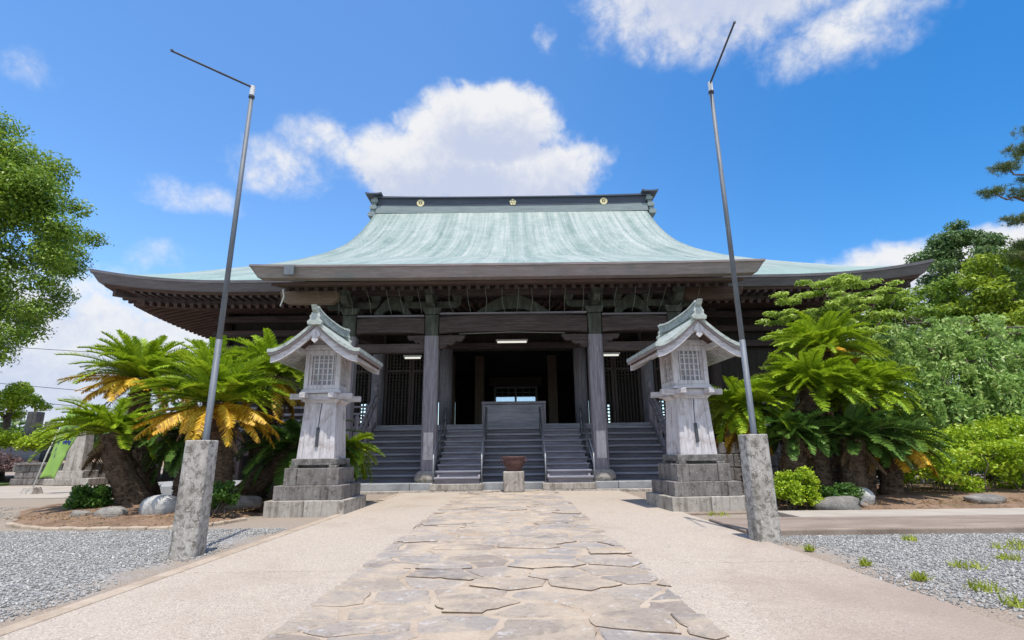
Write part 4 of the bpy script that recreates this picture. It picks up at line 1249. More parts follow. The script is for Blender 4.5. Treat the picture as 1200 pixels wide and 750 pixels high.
def lamp(x0, x1, y, z, label):
    r_ = thing('fluorescent_lamp', ((x0 + x1) / 2, y, z), label, 'lamp', 'strip lamps under the porch roof')
    t = MB(); t.box(x0 - 0.05, x1 + 0.05, y - 0.05, y + 0.05, z + 0.035, z + 0.10)
    build('housing', t, M['white_paint'], r_, bevel=0.01)
    t = MB(); t.tube([(x0, y, z), (x1, y, z)], 0.034, 10)
    build('tube', t, M['tube'], r_, smooth=True)
    t = MB()
    for x in (x0 + 0.1, x1 - 0.1): t.bar((x, y, z + 0.1), (x, y, z + 0.9), 0.015, 0.015, (0, 1, 0))
    build_each('hanger', t, M['steel_dark'], r_)
lamp(-0.55, 0.53, 18.8, 5.12, 'long lit strip lamp hanging in the middle of the porch')
lamp(-4.0, -3.42, 19.0, 4.60, 'short strip lamp hanging in the left bay of the porch')
lamp(3.40, 3.95, 19.0, 4.62, 'short strip lamp hanging in the right bay of the porch')

# cords of the old bird net hanging from the porch eave
nt = MB(); rr = random.Random(3)
for k in range(24):
    x = -6.2 + k * 0.53 + rr.uniform(-0.1, 0.1)
    nt.tube([(x, 15.75, 6.28), (x + rr.uniform(-.05, .05), 16.2, 5.9), (x + rr.uniform(-0.1, 0.1), 16.55, 5.63)], 0.006, 5)
tag(build('bird_net', nt, M['net']), 'row of thin pale cords of a bird net hanging under the porch eave', 'net')
t = MB(); t.tube([(-1.75, YP - 0.17, 4.955), (0.0, YP - 0.21, 5.0), (1.75, YP - 0.17, 4.955)], 0.009, 6)
build('cable_conduit', t, M['net'], hall)
t = MB(); t.tube([(-7.05, 15.2, 6.1), (-7.0, 15.2, 5.85), (-7.08, 15.2, 5.55)], 0.022, 6)
tag(build('hanging_cord', t, M['white_paint']), 'short white cord dangling from the left end of the porch eave', 'cord')
t = MB(); t.box(-6.72, -6.42, 14.40, 14.452, 6.28, 6.58)
tag(build('metal_patch', t, M['steel'], bevel=0.01), 'shiny metal patch plate fixed on the left end of the porch fascia', 'metal plate')

# ------------------------------------------------------------------ timber lanterns on stone bases
def make_lantern():
    r_ = thing('timber_lantern', (0, 0, 0), 'lantern', 'lantern', 'roofed timber lanterns flanking the path')
    def P(name, mb, mat, par=None, **k): return build(name, mb, M[mat], par or r_, **k)
    # stone base in tiers (blocks with joints)
    t = MB()
    t.box(-0.79, -0.02, -0.76, 0.76, -0.05, 0.28); t.box(-0.014, 0.79, -0.76, 0.76, -0.05, 0.28)
    P('base_course', t, 'stone_light', bevel=0.012)
    t = MB(); t.box(-0.68, 0.40, -0.655, 0.655, 0.28, 0.55); t.box(0.406, 0.68, -0.655, 0.655, 0.28, 0.55)
    P('base_course', t, 'stone_mid', bevel=0.012)
    t = MB(); t.box(-0.55, -0.30, -0.53, 0.53, 0.55, 0.88); t.box(0.30, 0.55, -0.53, 0.53, 0.55, 0.88); t.box(-0.294, 0.294, -0.515, 0.515, 0.55, 0.875)
    P('base_course', t, 'stone_mid', bevel=0.012)
    t = MB()
    for s in (-1, 1):
        t.box(-0.47, 0.47, s * 0.36 - 0.07, s * 0.36 + 0.07, 0.93, 1.06)
        t.box(s * 0.36 - 0.07, s * 0.36 + 0.07, -0.285, 0.285, 0.93, 1.055)
        for q in (-1, 1): t.box(s * 0.40 - 0.08, s * 0.40 + 0.08, q * 0.40 - 0.08, q * 0.40 + 0.08, 0.875, 0.928)
    t.box(-0.31, 0.31, -0.31, 0.31, 0.87, 1.0)
    P('sill_frame', t, 'stone_dark', bevel=0.012)
    # tapered shaft: corner posts and boards
    sh = MB(); sh.taper(0, 0, 1.0, 2.30, 0.74, 0.74, 0.61, 0.61)
    shaft = P('shaft', sh, 'wood_pale_z')
    cp = MB()
    for sx in (-1, 1):
        for sy in (-1, 1):
            a, b = 0.375, 0.310
            vs = []
            for z, q in ((1.0, a), (2.30, b)):
                cx, cy = sx * (q - 0.035), sy * (q - 0.035)
                vs += [(cx - 0.05, cy - 0.05, z), (cx + 0.05, cy - 0.05, z), (cx + 0.05, cy + 0.05, z), (cx - 0.05, cy + 0.05, z)]
            cp.hexa(vs)
    build_each('corner_post', cp, M['wood_pale_z'], shaft, bevel=0.006)
    t = MB(); t.hexa([(-0.03, -0.392, 1.30), (0.03, -0.392, 1.30), (0.03, -0.35, 1.30), (-0.03, -0.35, 1.30), (-0.03, -0.362, 1.68), (0.03, -0.362, 1.68), (0.03, -0.32, 1.68), (-0.03, -0.32, 1.68)])
    P('iron_latch', t, 'steel_dark', shaft)
    t = MB(); t.tube([(0.0, -0.340, 1.68), (0.01, -0.324, 2.0), (0.03, -0.313, 2.22)], 0.008, 5)
    P('seam', t, 'steel_dark', shaft)
    # collar of crossing beams
    t = MB()
    for s in (-1, 1):
        t.box(-0.66, 0.66, s * 0.30 - 0.06, s * 0.30 + 0.06, 2.26, 2.38)
        t.box(s * 0.30 - 0.06, s * 0.30 + 0.06, -0.62, -0.362, 2.265, 2.375); t.box(s * 0.30 - 0.06, s * 0.30 + 0.06, 0.362, 0.62, 2.265, 2.375)
        t.box(s * 0.30 - 0.055, s * 0.30 + 0.055, -0.238, 0.238, 2.27, 2.37)
    P('collar', t, 'wood_pale_x', bevel=0.012)
    t = MB(); t.taper(0, 0, 2.385, 2.47, 0.86, 0.86, 0.78, 0.78); t.taper(0, 0, 2.18, 2.258, 0.66, 0.66, 0.80, 0.80)
    build_each('moulding', t, M['wood_pale_x'], r_, bevel=0.01)
    # lamp box with lattice windows on four sides
    t = MB()
    for sx in (-1, 1):
        for sy in (-1, 1): t.box(sx * 0.335 - 0.045, sx * 0.335 + 0.045, sy * 0.335 - 0.045, sy * 0.335 + 0.045, 2.47, 3.30)
    for s in (-1, 1):
        for z0, z1 in ((2.472, 2.56), (3.18, 3.298)):
            t.box(-0.288, 0.288, s * 0.335 - 0.04, s * 0.335 + 0.04, z0, z1); t.box(s * 0.335 - 0.04, s * 0.335 + 0.04, -0.288, 0.288, z0, z1)
    box = P('lamp_box', t, 'wood_pale_z', bevel=0.008)
    t = MB(); t.box(-0.30, 0.30, -0.30, 0.30, 2.50, 3.28)
    P('window_paper', t, 'paper', box)
    for k in range(4):
        t = MB(); c_, s_ = [(1, 0), (0, 1), (-1, 0), (0, -1)][k]
        def Q(u0, u1, d0, d1, z0, z1):
            # u along the face, d outward distance
            x0, y0 = u0 * c_ + d0 * s_, u0 * s_ - d0 * c_
            x1, y1 = u1 * c_ + d1 * s_, u1 * s_ - d1 * c_
            t.box(min(x0, x1), max(x0, x1), min(y0, y1), max(y0, y1), z0, z1)
        for u in (-0.20, -0.10, 0.0, 0.10, 0.20): Q(u - 0.016, u + 0.016, 0.302, 0.330, 2.56, 3.18)
        for z in (2.66, 2.785, 2.91, 3.035, 3.10): Q(-0.288, 0.288, 0.302, 0.322, z - 0.013, z + 0.013)
        for u in (-0.262, 0.262): Q(u - 0.026, u + 0.026, 0.302, 0.345, 2.56, 3.18)
        P('lattice_window', t, 'wood_pale_z', box)
    # gabled roof with concave sides
    HW, YF = 0.95, 0.98
    def rz(u):
        a = min(abs(u) / HW, 1.0)
        return 3.10 + 0.66 * (1 - a) ** 1.45 + 0.05 * a ** 6
    n = 30
    def slab(x_a, x_b, y0, y1, top, bot, drop_y=0.0):
        mb = MB()
        for i in range(n + 1):
            u = x_a + (x_b - x_a) * i / n
            mb.v += [(u, y0, rz(u) + bot), (u, y1, rz(u) + bot), (u, y1, rz(u) + top), (u, y0, rz(u) + top)]
        for i in range(n):
            a = i * 4
            for k in range(4): mb.f.append((a + k, a + 4 + k, a + 4 + (k + 1) % 4, a + (k + 1) % 4))
        mb.f += [(0, 1, 2, 3), (n * 4 + 3, n * 4 + 2, n * 4 + 1, n * 4)]
        return mb
    rf_ = P('roof', slab(-HW, HW, -YF, YF, 0.075, 0.0), 'lantern_copper')
    P('roof_edge', slab(-HW + 0.015, HW - 0.015, -YF + 0.02, YF - 0.02, -0.002, -0.055), 'copper_edge', rf_)
    for s in (-1, 1):
        a, b = sorted((s * (YF - 0.06), s * (YF - 0.12)))
        P('bargeboard', slab(-HW + 0.06, HW - 0.06, a, b, -0.057, -0.20), 'wood_pale_x', rf_)
    P('soffit', slab(-HW + 0.05, HW - 0.05, -YF + 0.13, YF - 0.13, -0.057, -0.09), 'wood_brown', rf_)
    for s in (-1, 1):
        t = MB()
        y = -YF + 0.2
        while y < YF - 0.15:
            pts = [0.40, 0.60, 0.78, 0.88]
            for u0, u1 in zip(pts[:-1], pts[1:]):
                t.bar((s * u0, y, rz(u0) - 0.115), (s * u1, y, rz(u1) - 0.115), 0.045, 0.05)
            y += 0.105
        P('rafters', t, 'wood_pale_x', rf_)
    # gable: tie beam, purlin ends, pediment boards, pendant
    t = MB(); t.box(-0.52, 0.52, -0.46, -0.36, 3.302, 3.40); t.box(-0.52, 0.52, 0.36, 0.46, 3.302, 3.40)
    for s in (-1, 1): t.box(s * 0.42 - 0.05, s * 0.42 + 0.05, -0.84, 0.84, 3.19, 3.298)
    t.box(-0.05, 0.05, -0.84, 0.84, 3.50, 3.60)
    build_each('purlin', t, M['wood_pale_y'], rf_, bevel=0.008)
    for s in (-1, 1):
        t = MB(); a, b = sorted((s * 0.38, s * 0.42))
        pts = [(-0.36, 3.40), (0.36, 3.40)] + [(u, rz(u) - 0.10) for u in (0.36, 0.24, 0.12, 0.0, -0.12, -0.24, -0.36)]
        t.prism(pts, 'y', a, b); P('pediment', t, 'wood_pale_x', rf_)
        t = MB(); a, b = sorted((s * (YF - 0.02), s * (YF - 0.055)))
        t.prism([(0, 3.34), (0.07, 3.40), (0.05, 3.46), (0.11, 3.50), (0.06, 3.60), (0, 3.64), (-0.06, 3.60), (-0.11, 3.50), (-0.05, 3.46), (-0.07, 3.40)], 'y', a, b)
        P('gable_pendant', t, 'wood_pale_z', rf_)
    # ridge with upswept ends
    t = MB(); m_ = 24
    for i in range(m_ + 1):
        y = -1.02 + 2.04 * i / m_; q = abs(2 * i / m_ - 1); z = 3.80 + 0.09 * q ** 3
        for (dx, dz) in ((-0.085, 0), (0.085, 0), (0.085, 0.07), (0.055, 0.075), (0.055, 0.16), (0.08, 0.165), (0.06, 0.21), (-0.06, 0.21), (-0.08, 0.165), (-0.055, 0.16), (-0.055, 0.075), (-0.085, 0.07)):
            t.v.append((dx, y, z + dz))
    for i in range(m_):
        for k in range(12): t.f.append((i * 12 + k, i * 12 + (k + 1) % 12, (i + 1) * 12 + (k + 1) % 12, (i + 1) * 12 + k))
    t.f += [tuple(range(11, -1, -1)), tuple(m_ * 12 + k for k in range(12))]
    rd = P('ridge', t, 'lantern_copper', rf_)
    for s in (-1, 1):
        t = MB()
        t.prism([(s * 0.92, 3.80), (s * 1.04, 3.74), (s * 1.06, 3.90), (s * 1.02, 3.95), (s * 1.10, 4.02), (s * 1.15, 4.10), (s * 1.05, 4.06), (s * 0.92, 3.97)], 'x', -0.06, 0.06)
        t.prism([(-0.14, 3.70), (0.14, 3.70), (0.16, 3.77), (0.10, 3.82), (0.11, 3.89), (0.05, 3.94), (-0.05, 3.94), (-0.11, 3.89), (-0.10, 3.82), (-0.16, 3.77)], 'y', s * 1.0 - 0.05, s * 1.0 + 0.05)
        P('ridge_end', t, 'lantern_copper', rd, bevel=0.01)
    return r_
lanA = make_lantern()
lanB = copy_tree(lanA)
lanA.scale = lanB.scale = (0.96, 0.96, 0.975); lanA.location = (-3.92, 10.95, 0.02); lanA['label'] = 'roofed timber lantern on a stepped stone base, left of the path beside the yellowing cycads'
lanB.location = (3.60, 10.85, 0.02); lanB.rotation_euler = (0, 0, R(5)); lanB['label'] = 'roofed timber lantern on a stepped stone base, right of the path before the porch steps'
t = MB(); t.box(2.62, 4.55, 9.90, 11.9, -0.1, 0.035, R(5))
struct(build('lantern_footing', t, M['brown_concrete'], bevel=0.01))

# ------------------------------------------------------------------ flag poles with stone posts
def make_pole():
    r_ = thing('flagpole', (0, 0, 0), 'pole', 'flagpole', 'steel flagpoles clamped to stone posts')
    return r_
def flagpole(loc, rz, hp, pole_xy, hz, arm_to, label):
    r_ = thing('flagpole', loc, label, 'flagpole', 'steel flagpoles strapped to stone posts')
    t = MB(); q = 0.15
    ch = 0.035
    for z0, z1, w0, w1 in ((-0.3, hp - 0.02, 0.150, 0.142),):
        n_o = len(t.v)
        for z, h_ in ((z0, w0), (z1, w1)):
            for (x, y) in ((-h_ + ch, -h_), (h_ - ch, -h_), (h_, -h_ + ch), (h_, h_ - ch), (h_ - ch, h_), (-h_ + ch, h_), (-h_, h_ - ch), (-h_, -h_ + ch)):
                c_, s_ = math.cos(rz), math.sin(rz)
                t.v.append((loc[0] + x * c_ - y * s_, loc[1] + x * s_ + y * c_, loc[2] + z))
        t.f.append(tuple(n_o + k for k in range(7, -1, -1))); t.f.append(tuple(n_o + 8 + k for k in range(8)))
        for k in range(8): t.f.append((n_o + k, n_o + (k + 1) % 8, n_o + 8 + (k + 1) % 8, n_o + 8 + k))
    po = build('stone_post', t, M['concrete_post'], r_, bevel=0.012)
    px, py = pole_xy
    t = MB(); t.tube([(px, py, 0.0), (px, py, 2.6)], [0.040, 0.039], 16); t.tube([(px, py, 2.6), (px, py, hz - 0.12)], [0.036, 0.030], 16)
    pl_ = build('pole', t, M['steel'], r_, smooth=False)
    for p in pl_.data.polygons: p.use_smooth = len(p.vertices) == 4
    t = MB(); t.tube([(px, py, hz - 0.16), (px, py, hz + 0.02)], 0.034, 14)
    build('pole_cap', t, M['white_paint'], pl_)
    t = MB(); t.tube([(px, py, hz - 0.18), (px, py, hz - 0.145)], 0.042, 14)
    build('swivel_ring', t, M['steel_dark'], pl_)
    t = MB(); t.tube([(px, py, hz), arm_to], [0.016, 0.014], 8)
    t.tube([arm_to, (arm_to[0], arm_to[1] - 0.02, arm_to[2] + 0.002)], 0.02, 8)
    build('arm', t, M['steel_dark'], r_)
    for z in (0.45, 1.05):
        t = MB()
        dx, dy = px - loc[0], py - loc[1]; ln = math.hypot(dx, dy)
        t.bar((loc[0] + dx / ln * 0.1, loc[1] + dy / ln * 0.1, z), (px + dx / ln * 0.045, py + dy / ln * 0.045, z), 0.10, 0.05)
        build('clamp', t, M['steel_dark'], r_)
    return r_
flagpole((-3.76, 6.42, 0), R(2), 1.32, (-3.86, 6.66, 0)[:2], 6.48, (-4.60, 5.92, 6.48), 'tall steel flagpole on a lichened stone post, left of the path in the gravel')
flagpole((3.08, 6.84, 0), R(2), 1.33, (3.20, 7.06, 0)[:2], 6.78, (3.09, 5.86, 6.78), 'tall steel flagpole on a lichened stone post, right of the path by the concrete strip')

# ------------------------------------------------------------------ plants
def leaf_quads(C, size, up=0.5, aspect=0.45, droop=0.0, out=None, seed=0):
    """leaf-sized rhombs at centres C; returns V,Q"""
    r = np.random.default_rng(seed); N_ = len(C)
    nrm_ = r.normal(size=(N_, 3)); nrm_[:, 2] += up * 2.0
    if out is not None: nrm_ += out * 1.2
    nrm_ /= np.linalg.norm(nrm_, axis=1, keepdims=True)
    d = r.normal(size=(N_, 3)); d[:, 2] -= droop
    d -= nrm_ * (d * nrm_).sum(1, keepdims=True); d /= np.linalg.norm(d, axis=1, keepdims=True) + 1e-9
    s = np.cross(nrm_, d)
    L_ = (size * r.uniform(0.65, 1.35, (N_, 1)))
    a = C - d * L_ * 0.5; b = C + d * L_ * 0.5 - nrm_ * L_ * 0.10
    p = C - s * L_ * aspect * 0.5 + nrm_ * L_ * 0.07; q = C + s * L_ * aspect * 0.5 + nrm_ * L_ * 0.07
    V = np.stack([a, p, b, q], 1).reshape(-1, 3)
    return V, np.arange(N_ * 4).reshape(-1, 4)

def clump_points(clumps, n, seed=0, shell=0.45):
    """points inside ellipsoids (cx,cy,cz,rx,ry,rz), denser to the outside"""
    r = np.random.default_rng(seed)
    cl_ = np.array(clumps, float)
    vol = (cl_[:, 3] * cl_[:, 4] * cl_[:, 5]) ** 0.7
    idx = r.choice(len(cl_), n, p=vol / vol.sum())
    d = r.normal(size=(n, 3)); d /= np.linalg.norm(d, axis=1, keepdims=True)
    rad = r.uniform(0, 1, (n, 1)) ** shell * (1 + 0.12 * r.normal(size=(n, 1)))
    C = cl_[idx, :3] + d * rad * cl_[idx, 3:]
    return C, d

def tree_thing(name, base, label, cat, group, trunk_paths, clumps, nleaf, leafsize, lm, bark='bark', seed=0, up=0.5, aspect=0.5, droop=0.0, shell=0.45):
    r_ = thing(name, base, label, cat, group)
    t = MB()
    for pts, rads in trunk_paths: t.tube(pts, rads, 9)
    if trunk_paths: build('trunk', t, M[bark], r_, smooth=True)
    C, d = clump_points(clumps, nleaf, seed, shell)
    V, Q = leaf_quads(C, leafsize, up, aspect, droop, d, seed + 1)
    np_mesh('crown', V, Q, L[lm], r_)
    return r_

def limb(p, q, r0, r1, wob=0.15, n=6, seed=0):
    rr = random.Random(seed); p = Vector(p); q = Vector(q); ln = (q - p).length
    pts = []
    for k in range(n + 1):
        t = k / n; v = p.lerp(q, t)
        if 0 < k < n: v += Vector((rr.uniform(-1, 1), rr.uniform(-1, 1), rr.uniform(-0.5, 0.8))) * wob * ln * 0.15
        pts.append(v)
    return pts, [r0 + (r1 - r0) * k / n for k in range(n + 1)]

def crown_clumps(cx, cy, cz, rx, ry, rz, n, size, seed, flat=0.65, bottom=-0.5):
    rr = random.Random(seed); out = []
    while len(out) < n:
        x, y, z = (rr.uniform(-1, 1) for _ in range(3))
        d2 = x * x + y * y + z * z
        if d2 > 1 or d2 < 0.12 or z < bottom: continue
        s = size * rr.uniform(0.65, 1.3)
        out.append((cx + x * rx, cy + y * ry, cz + z * rz, s, s, s * flat))
    return out

# big camphor tree at the left edge
cc = crown_clumps(-30.6, 25, 12.6, 7.3, 6.5, 7.4, 170, 1.1, 21, 0.62, -1.0)
cc += [(-23.3, 24.5, 12.6, 1.2, 1.3, 0.8), (-23.2, 24.4, 11.0, 1.0, 1.2, 0.7), (-23.3, 24.4, 9.7, 1.0, 1.1, 0.7), (-23.5, 24.3, 8.2, 1.0, 1.0, 0.65), (-23.9, 24.2, 6.9, 0.9, 1.0, 0.6),
       (-24.2, 24.0, 14.4, 1.3, 1.4, 0.9), (-25.6, 24.0, 16.2, 1.3, 1.3, 0.9), (-27.2, 24.0, 18.2, 1.3, 1.3, 0.8), (-24.3, 24.0, 5.9, 0.8, 0.9, 0.6), (-25.3, 24, 7.6, 1.2, 1.2, 0.7), (-24.9, 24, 9.2, 1.2, 1.2, 0.8), (-25.4, 23.8, 11.4, 1.3, 1.2, 0.8), (-24.6, 24, 12.8, 1.2, 1.2, 0.8),
       (-25.5, 23.5, 10.2, 1.4, 1.2, 0.9), (-26.2, 23.2, 12.4, 1.4, 1.2, 0.9), (-26.0, 23.2, 14.0, 1.2, 1.2, 0.8), (-27.2, 23, 9.0, 1.3, 1.2, 0.9), (-27.0, 23, 6.8, 1.2, 1.2, 0.8)]
tp = [limb((-30, 25.5, -0.2), (-29.4, 25.5, 7), 0.75, 0.5, 0.1, 6, 1)]
for k, c_ in enumerate(cc[::7]):
    tp.append(limb((-29.4 + 0.05 * k, 25.5, 5.5 + (k % 5)), c_[:3], 0.09, 0.012, 0.5, 6, k + 5))
tree_thing('camphor_tree', (-30, 25.5, 0), 'big broad green tree rising past the left end of the hall roof', 'tree', None, tp, cc, 165000, 0.17, 'camphor', seed=31, up=0.6, shell=0.5)

# trees beyond the hall on the right
def simple_tree(name, base, label, group, crown, lm, nleaf, leafsize, seed, size, n, flat=0.65, bark='bark'):
    cx, cy, cz, rx, ry, rz = crown
    cc_ = crown_clumps(cx, cy, cz, rx, ry, rz, n, size, seed, flat)
    tp_ = [limb((base[0], base[1], -0.2), (cx, cy, cz - rz * 0.3), 0.28, 0.16, 0.15, 7, seed)]
    for k, c_ in enumerate(cc_[::4]): tp_.append(limb((cx, cy, cz - rz * 0.6 + 0.1 * (k % 6)), c_[:3], 0.08, 0.015, 0.4, 5, k + seed))
    return tree_thing(name, base, label, 'tree', group, tp_, cc_, nleaf, leafsize, lm, bark, seed + 3, shell=0.4)
simple_tree('evergreen_tree', (29.6, 32, 0), 'dark green tree standing just right of the hall roof tip, open sky at its left', 'trees beyond the right end of the hall', (30.0, 32, 11.2, 3.2, 3.2, 4.4), 'dark', 30000, 0.2, 41, 0.8, 52, 0.6)
simple_tree('evergreen_tree', (35.5, 34, 0), 'dark green tree at the right edge, behind the yellow-green tree', 'trees beyond the right end of the hall', (36.5, 34, 9.5, 4.5, 3.8, 5.0), 'dark', 28000, 0.24, 42, 1.0, 50, 0.6)
simple_tree('broadleaf_tree', (24.2, 23.5, 0), 'bright yellow-green rounded tree below the pine at the right edge', 'trees beyond the right end of the hall', (24.2, 23.5, 7.6, 3.3, 2.8, 3.0), 'yellowgreen', 30000, 0.19, 43, 0.75, 60, 0.6)
simple_tree('broadleaf_tree', (21.5, 26.5, 0), 'mid green tree behind the weeping tree, left of the yellow-green one', 'trees beyond the right end of the hall', (21.6, 26.5, 6.6, 3.6, 2.6, 3.4), 'camphor', 26000, 0.2, 44, 0.8, 56, 0.6)
simple_tree('broadleaf_tree', (20.5, 19.5, 0), 'yellow-green low tree right behind the hedge at the right edge', 'trees beyond the right end of the hall', (20.3, 19.0, 4.1, 2.8, 2.2, 2.4), 'yellowgreen', 24000, 0.15, 45, 0.55, 52, 0.45)

# pine reaching in at the right edge: flat pads of needles on bare limbs
pn = thing('pine_tree', (26.5, 22.5, 0), 'tall pine with separate flat needle pads against the sky at the right edge', 'tree')
pads = [(24.9, 22, 15.0, 1.0), (23.6, 22, 14.0, 0.75), (22.6, 22, 12.7, 0.65), (24.3, 22, 12.7, 0.85), (25.4, 22.5, 13.6, 0.9), (23.5, 22, 11.3, 0.75), (24.7, 22, 11.2, 0.8), (23.9, 22, 10.1, 0.9), (25.5, 22, 9.9, 1.0), (26.6, 22.5, 16.5, 1.2), (27.5, 22.5, 13.5, 1.4), (23.0, 22.0, 9.5, 0.6)]
t = MB(); tk = [(26.5, 22.5, -0.2), (26.3, 22.5, 4), (26.6, 22.5, 8), (26.1, 22.5, 12), (26.4, 22.5, 16.2)]
t.tube(tk, [0.36, 0.30, 0.24, 0.17, 0.08], 10)
for k, (x, y, z, s) in enumerate(pads):
    p_, r__ = limb((26.3, 22.5, z - 0.7), (x, y, z - 0.1), 0.09, 0.025, 0.5, 6, k + 90); t.tube(p_, r__, 7)
build('trunk', t, M['bark_red'], pn, smooth=True)
C, d = clump_points([(x + dx * s, y + dy * s, z + 0.08 * abs(dx), s * 0.5, s * 0.5, s * 0.22) for (x, y, z, s) in pads for dx, dy in ((-0.6, 0.2), (0, -0.4), (0.55, 0.3), (0.1, 0.5), (-0.2, 0.0))], 2300, 77, 0.6)
r = np.random.default_rng(5)
N_ = len(C); k_ = 14
dirs = r.normal(size=(N_, k_, 3)); dirs[..., 2] += 0.7; dirs /= np.linalg.norm(dirs, axis=2, keepdims=True)
side = np.cross(dirs, r.normal(size=(N_, k_, 3))); side /= np.linalg.norm(side, axis=2, keepdims=True)
ln = r.uniform(0.12, 0.24, (N_, k_, 1)); c0 = C[:, None, :] + 0 * dirs
V_ = np.stack([c0 - side * 0.007, c0 + side * 0.007, c0 + dirs * ln + side * 0.004, c0 + dirs * ln - side * 0.004], 2).reshape(-1, 3)
np_mesh('crown', V_, np.arange(len(V_)).reshape(-1, 4), L['pine'], pn)

# pale green feathery tree in front of the hall's right wing
rr = random.Random(9); cm = []
tiers = [(8.0, 14.2, 5.30, 0.55), (8.8, 14.0, 5.62, 0.60), (9.6, 14.3, 5.65, 0.55), (10.4, 14.2, 5.50, 0.5), (10.95, 14.2, 5.30, 0.35), (7.55, 14.0, 4.75, 0.5), (8.4, 13.8, 4.85, 0.6), (9.3, 14.0, 5.0, 0.6), (10.0, 14.1, 4.75, 0.5),
         (7.35, 14.0, 4.15, 0.45), (8.2, 13.9, 4.2, 0.6), (9.2, 13.8, 4.3, 0.6), (7.5, 14.1, 3.5, 0.45), (8.6, 14.0, 3.5, 0.6), (9.7, 14.0, 3.8, 0.6), (7.9, 14.0, 2.9, 0.5), (9.2, 14.2, 2.9, 0.6)]
for (x, y, z, s) in tiers:
    for k in range(9):
        cm.append((x + rr.uniform(-1, 1) * s, y + rr.uniform(-1, 1) * s, z + rr.uniform(-0.16, 0.16), s * 0.42, s * 0.42, s * 0.11))
tp = [limb((8.8, 14.1, 0.0), (8.8, 14.1, 3.4), 0.12, 0.08, 0.2, 6, 3)]
for k, (x, y, z, s) in enumerate(tiers): tp.append(limb((8.8, 14.1, 2.0 + 0.14 * k), (x, y, z - 0.05), 0.045, 0.01, 0.4, 6, k))
tree_thing('maple_tree', (8.8, 14.1, 0.0), 'feathery pale green tree with layered sprays before the dark right wing of the hall', 'tree', None, tp, cm, 17000, 0.115, 'maple', seed=61, up=0.9, aspect=0.4, shell=0.5)

# weeping tree: strands of small leaves falling over a dome
wp = thing('weeping_tree', (13.6, 15.4, 0), 'broad weeping tree with hanging strands of small leaves behind the hedge', 'tree')
t = MB(); p_, r__ = limb((13.6, 15.4, -0.1), (13.5, 15.4, 4.2), 0.20, 0.10, 0.3, 6, 4); t.tube(p_, r__, 9)
r = np.random.default_rng(23); CC = []
casc = [(10.9, 14.9, 4.05, 0.85), (12.0, 15.4, 4.85, 1.1), (13.2, 14.7, 4.35, 1.0), (14.2, 15.6, 4.95, 1.1), (15.3, 15.0, 4.4, 1.0), (12.5, 14.2, 3.4, 0.9), (14.3, 14.0, 3.55, 0.95), (16.4, 15.6, 4.7, 1.1), (11.4, 14.2, 2.9, 0.8), (15.8, 14.0, 3.1, 0.9), (13.4, 13.8, 2.5, 0.9)]
for ci, (cx, cy, ct, cr_) in enumerate(casc):
    t.tube([(13.5, 15.4, min(3.6, ct - 0.3)), ((13.5 + cx) / 2, (15.4 + cy) / 2, ct), (cx, cy, ct)], [0.07, 0.045, 0.02], 6)
    for sp_i in range(22):
        a = r.uniform(0, 6.283); q = math.sqrt(r.uniform(0.0, 1))
        x0 = cx + cr_ * q * math.cos(a); y0 = cy + cr_ * q * math.sin(a)
        top = ct - 0.55 * q * q + r.uniform(-0.3, 0.3); ln0 = r.uniform(0.6, 2.2)
        if sp_i % 4 == 0: t.tube([(cx, cy, ct), ((cx + x0) / 2, (cy + y0) / 2, max(top, ct) + 0.08), (x0, y0, top)], [0.018, 0.012, 0.006], 5)
        for k in range(6):
            ln_ = ln0 * r.uniform(0.6, 1.15); m_ = max(6, int(ln_ / 0.036)); s_ = np.linspace(0, 1, m_); oa = r.uniform(0, 6.28); orr = r.uniform(0, 0.20)
            px = x0 + orr * math.cos(oa) + 0.30 * math.cos(a) * s_ ** 0.6 + r.normal(0, 0.05, m_); py = y0 + orr * math.sin(oa) + 0.30 * math.sin(a) * s_ ** 0.6 + r.normal(0, 0.05, m_)
            pz = top - ln_ * s_ ** 1.3 + 0.22 * np.sin(s_ * 3.1) + r.normal(0, 0.035, m_)
            CC.append(np.stack([px, py, pz], 1))
build('trunk', t, M['bark'], wp, smooth=True)
CC = np.concatenate(CC); CC = CC[CC[:, 2] > 0.9]
V_, Q_ = leaf_quads(CC, 0.12 * r.choice([0.7, 0.9, 1.1, 1.35], (len(CC), 1)), 0.25, 0.42, 1.2, None, 24)
np_mesh('crown', V_, Q_, L['weep'], wp)

def bush(name, base, label, cat, clumps, n, size, lm, seed, group=None, stems=10, up=0.5, shell=0.35, aspect=0.55):
    r_ = thing(name, base, label, cat, group)
    t = MB(); rr = random.Random(seed)
    for k in range(stems):
        c_ = clumps[rr.randrange(len(clumps))]
        p_, q_ = limb((base[0] + rr.uniform(-0.15, 0.15) * stems ** 0.5 * 0.6 if stems < 20 else c_[0] + rr.uniform(-.2, .2), c_[1] if stems >= 20 else base[1] + rr.uniform(-.1, .1), base[2] - 0.05), c_[:3], 0.018, 0.005, 0.4, 5, k + seed)
        t.tube(p_, q_, 5)
    build('stems', t, M['bark'], r_, smooth=True)
    C, d = clump_points(clumps, n, seed, shell)
    C = C[C[:, 2] > base[2] - 0.02]; d = d[:len(C)] * 0
    V, Q = leaf_quads(C, size, up, aspect, 0, None, seed + 1)
    np_mesh('foliage', V, Q, L[lm], r_)
    return r_
def dome(cx, cy, cz, rx, ry, rz, n, s, seed):
    rr = random.Random(seed); out = []
    while len(out) < n:
        x, y, z = (rr.uniform(-1, 1) for _ in range(3)); d = math.sqrt(x * x + y * y + z * z)
        if d > 1 or d < 0.35 or z < -0.55: continue
        q = s * rr.uniform(0.7, 1.25); out.append((cx + x * rx, cy + y * ry, cz + z * rz, q, q, q * 0.8))
    return out
